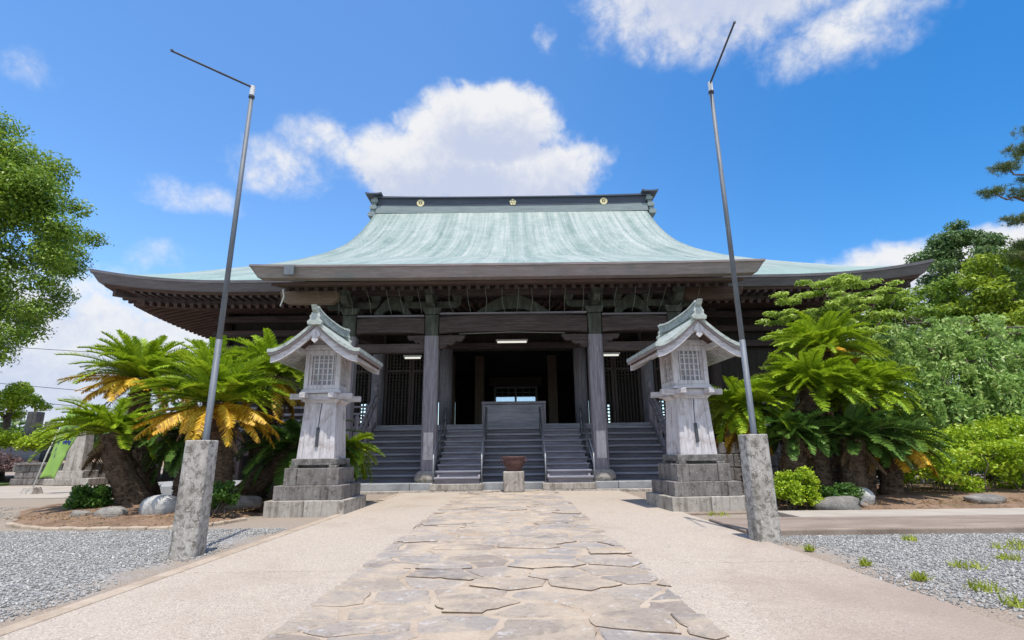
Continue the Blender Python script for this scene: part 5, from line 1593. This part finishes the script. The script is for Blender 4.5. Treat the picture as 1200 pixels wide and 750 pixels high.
bush('round_shrub', (5.25, 10.15, 0.05), 'rounded bright yellow-green shrub right beside the right stone post', 'shrub', dome(5.25, 10.2, 0.42, 0.38, 0.36, 0.36, 42, 0.13, 3), 5200, 0.062, 'hedge', 101)
bush('low_plant', (6.2, 10.25, 0.1), 'low dark green leafy plant behind a grey stone, below the right cycads', 'plant', dome(6.15, 10.3, 0.30, 0.36, 0.25, 0.16, 26, 0.10, 4), 2600, 0.055, 'shrub', 102)
bush('round_shrub', (-8.75, 11.2, 0.02), 'small dark green shrub at the left end of the soil bed', 'shrub', dome(-8.75, 11.2, 0.30, 0.40, 0.36, 0.27, 34, 0.13, 5), 4200, 0.066, 'shrub', 103)
bush('round_shrub', (-5.35, 9.9, 0.1), 'small dark green shrub half hidden behind the left stone post', 'shrub', dome(-5.35, 9.95, 0.40, 0.22, 0.22, 0.28, 22, 0.11, 6), 2600, 0.06, 'shrub', 104)
# long clipped hedge on the right: flat topped, bare underneath at its near end
rr = random.Random(12); hc = []
for k in range(240):
    x = rr.uniform(8.3, 15.0); y = rr.uniform(11.3, 12.6)
    top = 1.0 + 0.08 * math.sin(x * 2.2) + (0.30 if x > 10.2 else 0.0)
    z = rr.choice([top - 0.12, top - 0.12, rr.uniform(0.45, top - 0.1), rr.uniform(0.16 if x > 9.6 else 0.5, 0.7)])
    hc.append((x, y, z, 0.26, 0.26, 0.17))
for k in range(46):
    x = rr.uniform(9.3, 14); hc.append((x, rr.uniform(12.4, 13.4), 1.45 + 0.2 * math.sin(x * 1.7) + rr.uniform(-0.1, 0.15), 0.3, 0.3, 0.2))
bush('hedge', (11, 12, 0.1), 'long bright green hedge with dark stems showing beneath its near end', 'hedge', hc, 36000, 0.085, 'hedge', 105, stems=60, shell=0.45)

rr = random.Random(19)
bush('hedge', (16, 19.5, 0), 'dark green hedge closing the gap behind the weeping tree', 'hedge', [(rr.uniform(10, 23), 19.5 + rr.uniform(-.5, .5), rr.uniform(0.3, 2.7), 0.5, 0.5, 0.4) for _ in range(150)], 20000, 0.15, 'dark', 131, stems=24)
# ---- cycads
def frond(VV, QQ, base, az_, el_, Ln, curl, ll, r, pairs, wdt=0.021, vee=0.35):
    n = pairs
    t = np.linspace(0.10, 1.0, n)
    fine = np.linspace(0, 1, 60)
    e = el_ - curl * fine ** 1.4
    ds = Ln / 59
    hx = np.concatenate([[0], np.cumsum(np.cos(e[:-1]) * ds)]); hz = np.concatenate([[0], np.cumsum(np.sin(e[:-1]) * ds)])
    H = np.interp(t, fine, hx); Z = np.interp(t, fine, hz); E_ = np.interp(t, fine, e)
    ca, sa = math.cos(az_), math.sin(az_)
    P = np.stack([base[0] + H * ca, base[1] + H * sa, base[2] + Z], 1)
    T = np.stack([np.cos(E_) * ca, np.cos(E_) * sa, np.sin(E_)], 1)
    Sd = np.array([-sa, ca, 0.0])[None]
    Nn = np.cross(T, np.repeat(Sd, n, 0)) ; Nn *= np.sign(Nn[:, 2:3] + 1e-6)
    roll = r.normal(0, 0.22)
    lw = ll * (1 - 0.5 * (r.uniform(0, 1, n) < 0.03)) * np.clip(np.sin(math.pi * (0.10 + 0.86 * t)), 0.12, 1) ** 0.55
    for sg in (-1, 1):
        D = T * 0.62 + Sd * sg * 0.75 + Nn * (vee + roll * sg) + r.normal(0, 0.09, (n, 3))
        D /= np.linalg.norm(D, axis=1, keepdims=True)
        Wv = np.cross(D, Nn + 0.3 * Sd * sg); Wv /= np.linalg.norm(Wv, axis=1, keepdims=True)
        tip = P + D * lw[:, None] - Nn * lw[:, None] * 0.08
        mid = wdt
        o = sum(len(v) for v in VV)
        VV.append(np.stack([P - Wv * mid * 0.5, P + Wv * mid * 0.5, tip + Wv * mid * 0.12, tip - Wv * mid * 0.12], 1).reshape(-1, 3))
        QQ.append(o + np.arange(n * 4).reshape(-1, 4))
    # rachis as a thin ribbon pair
    o = sum(len(v) for v in VV); wv = Sd * 0.010
    pts = P
    VV.append(np.concatenate([pts - wv, pts + wv, pts - Nn * 0.018], 0))
    i = np.arange(n - 1)
    QQ.append(np.concatenate([np.stack([o + i, o + i + 1, o + n + i + 1, o + n + i], 1), np.stack([o + i, o + 2 * n + i, o + 2 * n + i + 1, o + i + 1], 1), np.stack([o + n + i, o + n + i + 1, o + 2 * n + i + 1, o + 2 * n + i], 1)], 0))

CYG = 'sago cycads in the planting beds'
def cycad(base, top, label, nf, Ln, seed, lm='cycad', yellow=0, el_range=(78, -12), trunk_r=0.24, bend=(0, 0), az_bias=None, ll=0.20, yel_el=(-8, -38)):
    r_ = thing('cycad', base, label, 'cycad', CYG)
    rr = random.Random(seed); r = np.random.default_rng(seed)
    # trunk, ringed with old leaf bases
    b = Vector(base); t_ = Vector(top); ln = (t_ - b).length
    t = MB(); k_ = 14; pts = []; rad = []
    for k in range(k_ + 1):
        s = k / k_; p = b.lerp(t_, s); p.z -= 0.08 * (1 - s)
        p.x += bend[0] * math.sin(s * math.pi); p.y += bend[1] * math.sin(s * math.pi)
        pts.append(p); rad.append(trunk_r * (1.18 - 0.30 * s) * rr.uniform(0.93, 1.07))
    t.tube(pts, rad, 14)
    for q in range(int(ln * 260)):
        s = rr.random(); a = rr.uniform(0, 6.283); i = int(s * k_); c_ = pts[i].lerp(pts[min(i + 1, k_)], s * k_ - i); rd = rad[i]
        d = Vector((math.cos(a), math.sin(a), 0)); sd_ = Vector((-math.sin(a), math.cos(a), 0))
        p = c_ + d * rd * 0.94
        l_ = rr.uniform(0.05, 0.11); w_ = rr.uniform(0.018, 0.034)
        tip = p + d * l_ * 0.75 + Vector((0, 0, l_ * rr.uniform(-0.2, 0.8)))
        t.add([p - sd_ * w_, p + sd_ * w_, tip + sd_ * w_ * 0.5, tip - sd_ * w_ * 0.5, p + Vector((0, 0, -0.03))], [(0, 1, 2, 3), (0, 3, 4), (1, 4, 2), (4, 3, 2)])
    build('trunk', t, M['cycad_bark'], r_, smooth=False)
    VV, QQ = [], []
    nf = int(nf * 1.85)
    for k in range(nf):
        s = (k + 0.5) / nf
        e = R(el_range[0] + (el_range[1] - el_range[0]) * s ** 0.8 + rr.uniform(-11, 9))
        a = k * 2.39996 + rr.uniform(-0.4, 0.4)
        if az_bias is not None: a = az_bias[0] + math.atan2(math.sin(a - az_bias[0]), math.cos(a - az_bias[0])) * az_bias[1]
        frond(VV, QQ, (t_.x + 0.06 * math.cos(a), t_.y + 0.06 * math.sin(a), t_.z), a, e, Ln * rr.uniform(0.72, 1.12) * (1.0 - 0.22 * max(0, math.sin(e)) ** 2), R(rr.uniform(45, 75)) * (0.75 + 0.25 * math.cos(e)), ll * rr.uniform(0.9, 1.1), r, 54, 0.034)
    np_mesh('crown', np.concatenate(VV), np.concatenate(QQ), L[lm], r_)
    if yellow:
        VV, QQ = [], []
        for k in range(int(yellow * 1.5)):
            a = k * 2.39996 + rr.uniform(-0.3, 0.3)
            frond(VV, QQ, (t_.x, t_.y, t_.z - 0.06), a, R(rr.uniform(*yel_el[::-1])), Ln * rr.uniform(0.75, 1.02), R(rr.uniform(25, 70)), ll * 0.95, r, 46, 0.036, vee=-0.25 + rr.uniform(-0.4, 0.3))
        np_mesh('withered_fronds', np.concatenate(VV), np.concatenate(QQ), L['cycad_yellow'], r_)
    VV, QQ = [], []
    for k in range(9):
        a = rr.uniform(0, 6.283)
        frond(VV, QQ, (t_.x + 0.1 * math.cos(a), t_.y + 0.1 * math.sin(a), t_.z - 0.10 - 0.03 * k), a, R(rr.uniform(-62, -28)), Ln * rr.uniform(0.35, 0.7), R(rr.uniform(10, 50)), ll * 0.7, r, 30, 0.020, vee=-0.4)
    np_mesh('dead_fronds', np.concatenate(VV), np.concatenate(QQ), L['cycad_brown'], r_)
    return r_
# left group
cycad((-5.95, 10.9, 0.2), (-5.95, 10.5, 2.15), 'cycad with a bright green crown over a wide orange withered skirt, behind the left pole', 58, 1.5, 1, 'cycad', 24, bend=(0.0, 0.1), el_range=(80, 20), yel_el=(10, -14))
cycad((-9.0, 13.4, 0.15), (-9.45, 13.1, 3.05), 'tallest left cycad, its green crown fringed yellow at the left', 54, 1.7, 2, 'cycad', 22, bend=(-0.1, 0), el_range=(78, 18), yel_el=(12, -10))
cycad((-7.85, 11.5, 0.15), (-8.62, 11.4, 1.62), 'low cycad with a leaning thick trunk and green fronds spreading left over the banner', 38, 1.45, 3, 'cycad', 0, trunk_r=0.26, bend=(-0.12, 0), el_range=(62, 4))
cycad((-6.3, 13.2, 0.15), (-5.9, 12.7, 3.05), 'cycad rising close behind the left lantern roof, light green crown', 54, 1.5, 4, 'cycad', 8, el_range=(78, 0))
cycad((-7.6, 13.6, 0.15), (-7.75, 13.3, 3.1), 'green cycad crown between the two yellow-fringed ones', 48, 1.45, 5, 'cycad', 6, el_range=(78, 2))
cycad((-6.1, 11.7, 0.15), (-4.85, 12.0, 1.35), 'dark cycad whose trunk leans right, towards the left lantern base', 40, 1.45, 6, 'cycad_shaded', 0, el_range=(60, -25), trunk_r=0.22)
cycad((-7.2, 12.2, 0.15), (-7.3, 12.1, 1.65), 'dark squat cycad in the shade in the middle of the left group', 40, 1.35, 7, 'cycad_shaded', 0, el_range=(50, -30), trunk_r=0.34)
cycad((-4.3, 12.9, 0.1), (-4.05, 12.7, 1.25), 'small cycad behind the left lantern, frond tips peeping out at its right', 22, 0.95, 8, 'cycad', 0, el_range=(50, -20), trunk_r=0.2)
# right group
cycad((7.5, 12.5, 0.2), (7.65, 12.5, 3.5), 'tallest right cycad, its green crown topping the right group', 52, 1.4, 11, 'cycad', 6, el_range=(76, 0), trunk_r=0.22, yel_el=(10, -10))
cycad((6.3, 11.3, 0.2), (6.42, 11.2, 2.42), 'right cycad with the broadest light green crown, in front of the tallest', 64, 1.25, 12, 'cycad', 0, el_range=(76, -4), trunk_r=0.24)
cycad((7.45, 11.7, 0.2), (7.75, 11.6, 2.35), 'cycad with pale drooping fronds on the right side of the right group', 54, 1.25, 13, 'cycad', 0, el_range=(72, -8), trunk_r=0.22)
cycad((5.1, 11.5, 0.15), (4.95, 11.4, 2.02), 'cycad with yellow-green fronds between the right lantern and the right pole', 46, 1.15, 14, 'cycad', 6, el_range=(66, -14), trunk_r=0.17, yel_el=(-20, -55))
cycad((5.65, 10.95, 0.2), (5.72, 10.9, 1.38), 'low dark green cycad behind the bright round shrub', 36, 1.0, 15, 'cycad_shaded', 0, el_range=(74, -4), trunk_r=0.20)
cycad((6.85, 11.0, 0.2), (6.98, 10.95, 1.35), 'low dark green cycad above the grey garden stones', 36, 1.05, 16, 'cycad_shaded', 0, el_range=(76, -4), trunk_r=0.21)
cycad((8.0, 11.6, 0.2), (8.15, 11.5, 1.35), 'low cycad with orange withered fronds touching the hedge', 26, 1.05, 17, 'cycad_shaded', 9, el_range=(60, -10), trunk_r=0.18, yel_el=(5, -25))

# ------------------------------------------------------------------ rocks
def rock(loc, rx, ry, rz, seed, label, mat='rock', group='garden rocks in the planting beds'):
    rr = np.random.default_rng(seed); mb = MB(); nu, nv = 18, 11
    k1 = rr.normal(size=(7, 3)); ph = rr.uniform(0, 6.28, 7)
    for j in range(nv + 1):
        for i in range(nu):
            a = 2 * math.pi * i / nu; b = -math.pi / 2 + math.pi * j / nv
            d = np.array([math.cos(b) * math.cos(a), math.cos(b) * math.sin(a), math.sin(b)])
            s = 1 + 0.09 * sum(math.sin(2.0 * float(k1[q] @ d) * 1.6 + ph[q]) for q in range(7)) * 0.6
            d = np.sign(d) * np.abs(d) ** 0.8
            mb.v.append((loc[0] + d[0] * rx * s, loc[1] + d[1] * ry * s, loc[2] + d[2] * rz * s))
    for j in range(nv):
        for i in range(nu):
            i2 = (i + 1) % nu; mb.f.append((j * nu + i, j * nu + i2, (j + 1) * nu + i2, (j + 1) * nu + i))
    o = build('garden_rock', mb, M[mat], smooth=True)
    # keep its origin at the rock itself
    for v in o.data.vertices: v.co -= Vector(loc)
    o.location = loc
    return tag(o, label, 'rock', group)
rock((-6.55, 10.15, 0.16), 0.34, 0.28, 0.24, 1, 'bluish grey boulder left of the left stone post', 'rock_pale')
rock((-7.25, 9.9, 0.08), 0.26, 0.2, 0.15, 2, 'low dark rock between the small shrub and the bluish boulder')
rock((-7.9, 10.0, 0.06), 0.18, 0.15, 0.12, 3, 'smallest rock near the left tip of the soil bed')
rock((-6.1, 14.2, 0.75), 0.75, 0.4, 0.85, 4, 'tall pale rock behind the leaning trunk by the left lantern', 'rock_pale')
rock((-8.0, 14.3, 0.6), 0.5, 0.4, 0.75, 5, 'tall pale rock seen between the left cycad trunks', 'rock_pale')
rock((-5.15, 12.6, 0.45), 0.35, 0.3, 0.5, 6, 'pale rock right behind the left lantern base', 'rock_pale')
rock((-5.35, 10.85, 0.2), 0.30, 0.22, 0.14, 7, 'flat brown rock beside the left lantern base')
rock((5.85, 10.0, 0.12), 0.42, 0.2, 0.15, 8, 'long grey edging stone right of the bright round shrub')
rock((6.6, 10.5, 0.2), 0.26, 0.22, 0.2, 9, 'rounded pale stone at the foot of the right cycads', 'rock_pale')
rock((9.0, 10.5, 0.12), 0.32, 0.2, 0.12, 10, 'flat brown stone on the bare soil before the hedge')
rock((4.72, 10.9, 0.1), 0.22, 0.4, 0.16, 11, 'dark kerb rock between the right lantern base and the shrub')

# edging stones of the left bed
es = MB(); rr = random.Random(6)
k = 0
seq = [p for p in bedL if p[1] < 10.2 and p[0] > -8.7]
for (x0, y0), (x1, y1) in zip(seq[:-1], seq[1:]):
    if math.hypot(x1 - x0, y1 - y0) > 1: continue
    cx, cy = (x0 + x1) / 2, (y0 + y1) / 2; a = math.atan2(y1 - y0, x1 - x0); l_ = math.hypot(x1 - x0, y1 - y0) * 0.48
    es.box(cx - l_, cx + l_, cy - 0.05, cy + 0.05, -0.05, 0.045 + rr.uniform(0, 0.02), a)
struct(build('bed_kerb', es, M['mortar'], bevel=0.02))

# weeds in the right gravel
def weed(x, y, s, seed, label):
    r = np.random.default_rng(seed); n = 70
    a = r.uniform(0, 6.28, n); q = s * np.sqrt(r.uniform(0, 1, n))
    bx = x + q * np.cos(a); by = y + q * np.sin(a); hgt = r.uniform(0.02, 0.075, n)
    lean = r.uniform(-1, 1, (n, 2)) * 0.05; ang = r.uniform(0, 3.14, n); wx = 0.007 * np.cos(ang); wy = 0.007 * np.sin(ang)
    V = np.stack([np.stack([bx - wx, by - wy, 0 * bx], 1), np.stack([bx + wx, by + wy, 0 * bx], 1),
                  np.stack([bx + lean[:, 0] + wx * .3, by + lean[:, 1] + wy * .3, hgt], 1), np.stack([bx + lean[:, 0] - wx * .3, by + lean[:, 1] - wy * .3, hgt], 1)], 1).reshape(-1, 3) - np.array([x, y, 0])
    o = np_mesh('weed_tuft', V, np.arange(4 * n).reshape(-1, 4), L['weed'])
    o.location = (x, y, 0.01)
    tag(o, label, 'weed', 'weed tufts in the yard')
WS = 'small yellow-green weed tuft growing in the right-hand gravel'
for k, (x, y, s) in enumerate([(5.55, 6.3, 0.16), (4.3, 5.35, 0.14), (3.75, 4.55, 0.13), (4.35, 4.55, 0.08), (3.6, 4.1, 0.10), (3.85, 3.9, 0.16), (3.45, 3.75, 0.10), (4.3, 3.75, 0.2), (4.75, 4.3, 0.12), (5.9, 6.5, 0.16), (6.6, 6.8, 0.12), (5.0, 5.7, 0.10), (4.9, 6.9, 0.08), (3.3, 3.35, 0.10), (3.9, 3.4, 0.12), (3.5, 4.9, 0.06), (3.42, 5.5, 0.05), (4.6, 3.3, 0.16), (5.2, 4.6, 0.07), (6.2, 5.9, 0.09), (3.32, 6.3, 0.05)]):
    weed(x, y, s, 200 + k, WS)
for k, (x, y, s) in enumerate([(3.6, 9.75, 0.20), (4.7, 9.9, 0.12)]):
    weed(x, y, s, 300 + k, ['yellow weed tuft at the front foot of the right lantern base', 'yellow weed tuft between the right lantern base and the shrub'][k])
weed(8.3, 10.5, 0.35, 310, 'patch of yellow-green weeds on the bare soil in front of the hedge')

# ------------------------------------------------------------------ right background
sw = thing('stone_wall', (5.75, 14.2, 0), 'short grey wall of stacked stone blocks behind the right lantern', 'wall')
t = MB(); z = 0.0
for row, hh in enumerate((0.36, 0.34, 0.34, 0.30)):
    x = 5.25 + (0.14 if row % 2 else 0)
    while x < 7.0:
        l_ = random.uniform(0.32, 0.5); t.box(x + 0.006, x + l_ - 0.006, 14.0 + random.uniform(0, 0.02), 14.5, z + 0.004, z + hh - 0.004); x += l_
    z += hh
build('stone_block_courses', t, M['stone_mid'], sw, bevel=0.02)

# ------------------------------------------------------------------ left background
def far_wall():
    r_ = thing('stone_wall', (-19.5, 24.1, 0), 'low dark stone retaining wall at the far left behind the green banner', 'wall')
    t = MB(); rr = random.Random(8); z = 0.0
    for row in range(3):
        x = -22.1 + rr.uniform(-0.2, 0.1)
        while x < -16.6:
            l_ = rr.uniform(0.3, 0.6); t.box(x + 0.01, x + l_ - 0.01, 23.8 + rr.uniform(0, 0.05), 24.3, z + 0.006, z + 0.28); x += l_
        z += 0.285
    build('stone_courses', t, M['stone_mid'], r_, bevel=0.03)
    t = MB(); t.box(-22.1, -16.6, 23.72, 24.35, 0.86, 0.96); build('coping', t, M['stone_dark'], r_, bevel=0.02)
far_wall()
bk_ = MB()
def bankf(u, v):
    x = -60 + 50 * u; y = 24.25 + 14 * v
    return (x, y, 0.80 + 1.15 * min(1, v * 2.2) + 0.12 * math.sin(x * 0.9 + v * 5) - (1.2 if x > -14 else 0) * 0)
bk_.grid(bankf, 40, 10)
struct(build('earth_bank', bk_, M['bank'], smooth=True))
tf = MB(); tf.box(-40, -22.2, 22.9, 24.2, -0.1, 0.10)
struct(build('turf_strip', tf, M['turf'], bevel=0.03))
bush('purple_shrub', (-23.6, 24.3, 0.6), 'dull purple leafy shrub at the far left edge above the grass', 'shrub', dome(-23.7, 24.3, 0.85, 1.3, 0.6, 0.55, 40, 0.3, 15), 4200, 0.11, 'purple', 120)
rr = random.Random(14)
bush('hedge', (-23.5, 25.2, 1.5), 'far green hedge on the bank at the left edge, below the gravestones', 'hedge', [(rr.uniform(-28, -21.8), 25.2 + rr.uniform(-.3, .3), 2.05 + rr.uniform(-.35, .35), 0.4, 0.4, 0.3) for _ in range(60)], 9000, 0.14, 'hedge', 121, stems=24)
simple_tree('broadleaf_tree', (-28.6, 30, 1.5), 'small yellow-green round tree at the far left edge', 'far small trees on the left', (-29.0, 30, 4.0, 1.8, 1.5, 1.2), 'hedge', 7000, 0.17, 51, 0.5, 22)
bush('round_shrub', (-20.0, 25.6, 1.3), 'green bush on the earth bank behind the banner', 'shrub', dome(-19.9, 25.6, 2.0, 0.75, 0.5, 0.75, 30, 0.28, 16), 4200, 0.12, 'dark', 122)
bush('round_shrub', (-17.6, 26.0, 1.3), 'dark bush on the earth bank behind the pale monument', 'shrub', dome(-17.5, 26.0, 1.9, 1.1, 0.5, 0.6, 34, 0.3, 17), 4200, 0.12, 'dark', 123)
# big dark evergreens far behind the left cycads would show between trunks
def gravestone(x, y, z, wd, h_, label, mat='stone_mid'):
    r_ = thing('gravestone', (x, y, z), label, 'gravestone', 'gravestones on the left bank')
    t = MB(); t.box(x - wd * 0.85, x + wd * 0.85, y - wd * 0.85, y + wd * 0.85, z - 0.2, z + 0.3); build('plinth', t, M['stone_mid'], r_, bevel=0.02)
    t = MB(); t.taper(x, y, z + 0.3, z + h_, wd, wd, wd * 0.94, wd * 0.94); build('shaft', t, M[mat], r_, bevel=0.03)
gravestone(-23.85, 26.2, 1.9, 0.5, 1.5, 'tallest upright gravestone standing against the sky on the left bank')
gravestone(-22.9, 26.2, 1.85, 0.5, 1.05, 'lower grey gravestone right of the tallest one')
gravestone(-22.1, 26.4, 1.85, 0.6, 0.8, 'broad low gravestone just above the green banner')

mo_ = thing('stone_monument', (-18.75, 23.2, 0), 'pale tapering stone pillar on a stepped base behind the leaning cycad', 'monument')
t = MB(); t.box(-19.7, -17.8, 22.6, 23.6, 0.03, 0.30); build('plinth', t, M['stone_light'], mo_, bevel=0.02)
t = MB(); t.box(-19.35, -18.15, 22.7, 23.55, 0.30, 0.62); build('plinth', t, M['stone_light'], mo_, bevel=0.02)
t = MB(); t.taper(-18.75, 23.1, 0.62, 2.25, 0.80, 0.6, 0.55, 0.45); build('pillar', t, M['stone_light'], mo_, bevel=0.02)

# dark car parked beyond the wall
car = thing('parked_car', (-21.3, 26.2, 0.85), 'dark car parked behind the low stone wall, half hidden by the green banner', 'car')
t = MB(); t.prism([(-22.6, 1.15), (-22.55, 1.0), (-20.2, 1.0), (-20.1, 1.15), (-20.15, 1.50), (-20.5, 1.58), (-22.2, 1.56), (-22.55, 1.45)], 'y', 25.4, 27.0); build('body', t, M['car_paint'], car, bevel=0.06)
t = MB(); t.prism([(-22.2, 1.56), (-20.5, 1.58), (-20.8, 1.96), (-21.9, 1.96)], 'y', 25.5, 26.9); build('cabin', t, M['car_glass'], car, bevel=0.05)
t = MB(); t.box(-20.3, -20.09, 25.38, 25.55, 1.28, 1.48); build('tail_light', t, M['red_lamp'], car, bevel=0.02)
for x in (-22.1, -20.7):
    t = MB(); o_ = len(t.v)
    t.tube([(x, 25.36, 1.05), (x, 25.60, 1.05)], 0.28, 18); build('wheel', t, M['rubber'], car)

# green banner on a pole in a concrete block
bn = thing('banner_flag', (-15.45, 17.4, 0), 'lime green nobori banner with dark blue lettering on a white pole, far left', 'banner')
t = MB(); t.taper(-15.45, 17.4, 0.0, 0.24, 0.46, 0.46, 0.30, 0.30); build('base_block', t, M['stone_light'], bn, bevel=0.02)
t = MB(); t.tube([(-15.45, 17.4, 0.2), (-15.2, 17.4, 1.3), (-14.75, 17.4, 2.75)], [0.022, 0.02, 0.016], 8); build('pole', t, M['white_paint'], bn, smooth=True)
t = MB(); t.tube([(-14.75, 17.4, 2.74), (-14.05, 17.42, 2.70)], 0.012, 6); build('crossbar', t, M['white_paint'], bn)
def banf(u, v):
    z = 0.50 + 2.2 * v
    x0 = -15.42 + 0.25 * (z - 0.2) / 1.1 if z < 1.3 else -15.2 + 0.45 * (z - 1.3) / 1.45
    return (x0 + 0.05 + u * (0.62 - 0.08 * (1 - v)), 17.4 + 0.07 * math.sin(u * 4.5 + v * 5.0), z - 0.03 * u + 0.06 * math.sin(u * 3.1) * (1 - v))
t = MB(); t.grid(banf, 12, 30)
cl_o = build('cloth', t, M['banner'], bn, smooth=True)
sm = cl_o.modifiers.new('thickness', 'SOLIDIFY'); sm.thickness = 0.006
# blurred dark strokes of the lettering, following the cloth
t = MB()
def stroke(u0, v0, u1, v1, wd=0.05):
    n = 6; o = len(t.v); du, dv = u1 - u0, v1 - v0; l_ = math.hypot(du * 0.62, dv * 2.2) + 1e-6
    nu, nv = -dv * 2.2 / l_ * wd / 0.62 * 0.5, du * 0.62 / l_ * wd / 2.2 * 0.5
    for i in range(n + 1):
        s = i / n
        for sg in (-1, 1):
            p = banf(u0 + du * s + sg * nu, v0 + dv * s + sg * nv); t.v.append((p[0], p[1] - 0.008, p[2]))
    for i in range(n): t.f.append((o + 2 * i, o + 2 * i + 1, o + 2 * i + 3, o + 2 * i + 2))
for v0 in (0.52, 0.68, 0.84):
    stroke(0.58, v0, 0.90, v0 + 0.01); stroke(0.60, v0 + 0.05, 0.88, v0 + 0.055); stroke(0.74, v0 - 0.03, 0.74, v0 + 0.10); stroke(0.62, v0 - 0.03, 0.70, v0 + 0.02); stroke(0.80, v0 + 0.01, 0.9, v0 - 0.035)
for k in range(5):
    stroke(0.30, 0.30 + 0.10 * k, 0.42, 0.305 + 0.10 * k, 0.022); stroke(0.36, 0.27 + 0.10 * k, 0.36, 0.34 + 0.10 * k, 0.022)
build('lettering', t, M['banner_ink'], bn)

# power lines across the sky at the far left
for k, (p, q) in enumerate((((-70, 41, 12.9), (-24, 39, 8.5)), ((-70, 41, 10.6), (-24, 39, 5.35)), ((-70, 41, 9.3), (-24, 39, 4.2)))):
    t = MB(); pts = []
    for i in range(25):
        s = i / 24; pts.append((p[0] + (q[0] - p[0]) * s, p[1] + (q[1] - p[1]) * s, p[2] + (q[2] - p[2]) * s - 0.9 * 4 * s * (1 - s) * 0.4))
    t.tube(pts, 0.022, 5, False)
    tag(build('power_line', t, M['wire'], smooth=True), ['topmost of the three power lines at the far left', 'middle of the three power lines at the far left', 'lowest of the three power lines at the far left'][k], 'power line', 'power lines at the far left')

# far rows of trees closing the horizon
def treeline(label, x0, x1, y, h0, h1, seed, n):
    rr = random.Random(seed); cc_ = []
    for k in range(n):
        x = x0 + (x1 - x0) * k / n + rr.uniform(-1.5, 1.5); hh = rr.uniform(h0, h1)
        for q in range(5): cc_.append((x + rr.uniform(-2, 2), y + rr.uniform(-2, 2), hh * rr.uniform(0.25, 1.0), 1.7, 1.7, 1.3))
    C, d = clump_points(cc_, n * 420, seed, 0.4)
    V, Q = leaf_quads(C, 0.55, 0.5, 0.6, 0, d, seed)
    o = np_mesh('distant_wood', V, Q, L['dark']); o['label'] = label; o['category'] = 'wood'
    return struct(o, 'stuff')
treeline('distant dark wood beyond the yard on the right', 17, 75, 44, 5, 9, 71, 26)
treeline('distant low wood on the skyline at the left', -80, -34, 52, 2.5, 4.5, 72, 22)

# dry leaves lying on the beds and along their edges
lr = np.random.default_rng(91)
P_ = np.concatenate([np.stack([lr.uniform(-8.6, -4.8, 900), lr.uniform(8.9, 11.5, 900), np.full(900, 0.0)], 1), np.stack([lr.uniform(4.8, 12.5, 1500), lr.uniform(9.85, 11.8, 1500), np.full(1500, 0.0)], 1)])
P_[:, 2] += 0.13 + lr.uniform(0, 0.03, len(P_))
V_, Q_ = leaf_quads(P_, 0.06, 2.5, 0.45, 0, None, 92)
L['litter'] = leaf_mat('dry_fallen_leaf', (0.10, 0.055, 0.025), (0.22, 0.13, 0.06), (0.38, 0.25, 0.10), 0.1, (0.3, 0.2, 0.08), nscale=6)
struct(np_mesh('leaf_litter', V_, Q_, L['litter']), 'stuff')
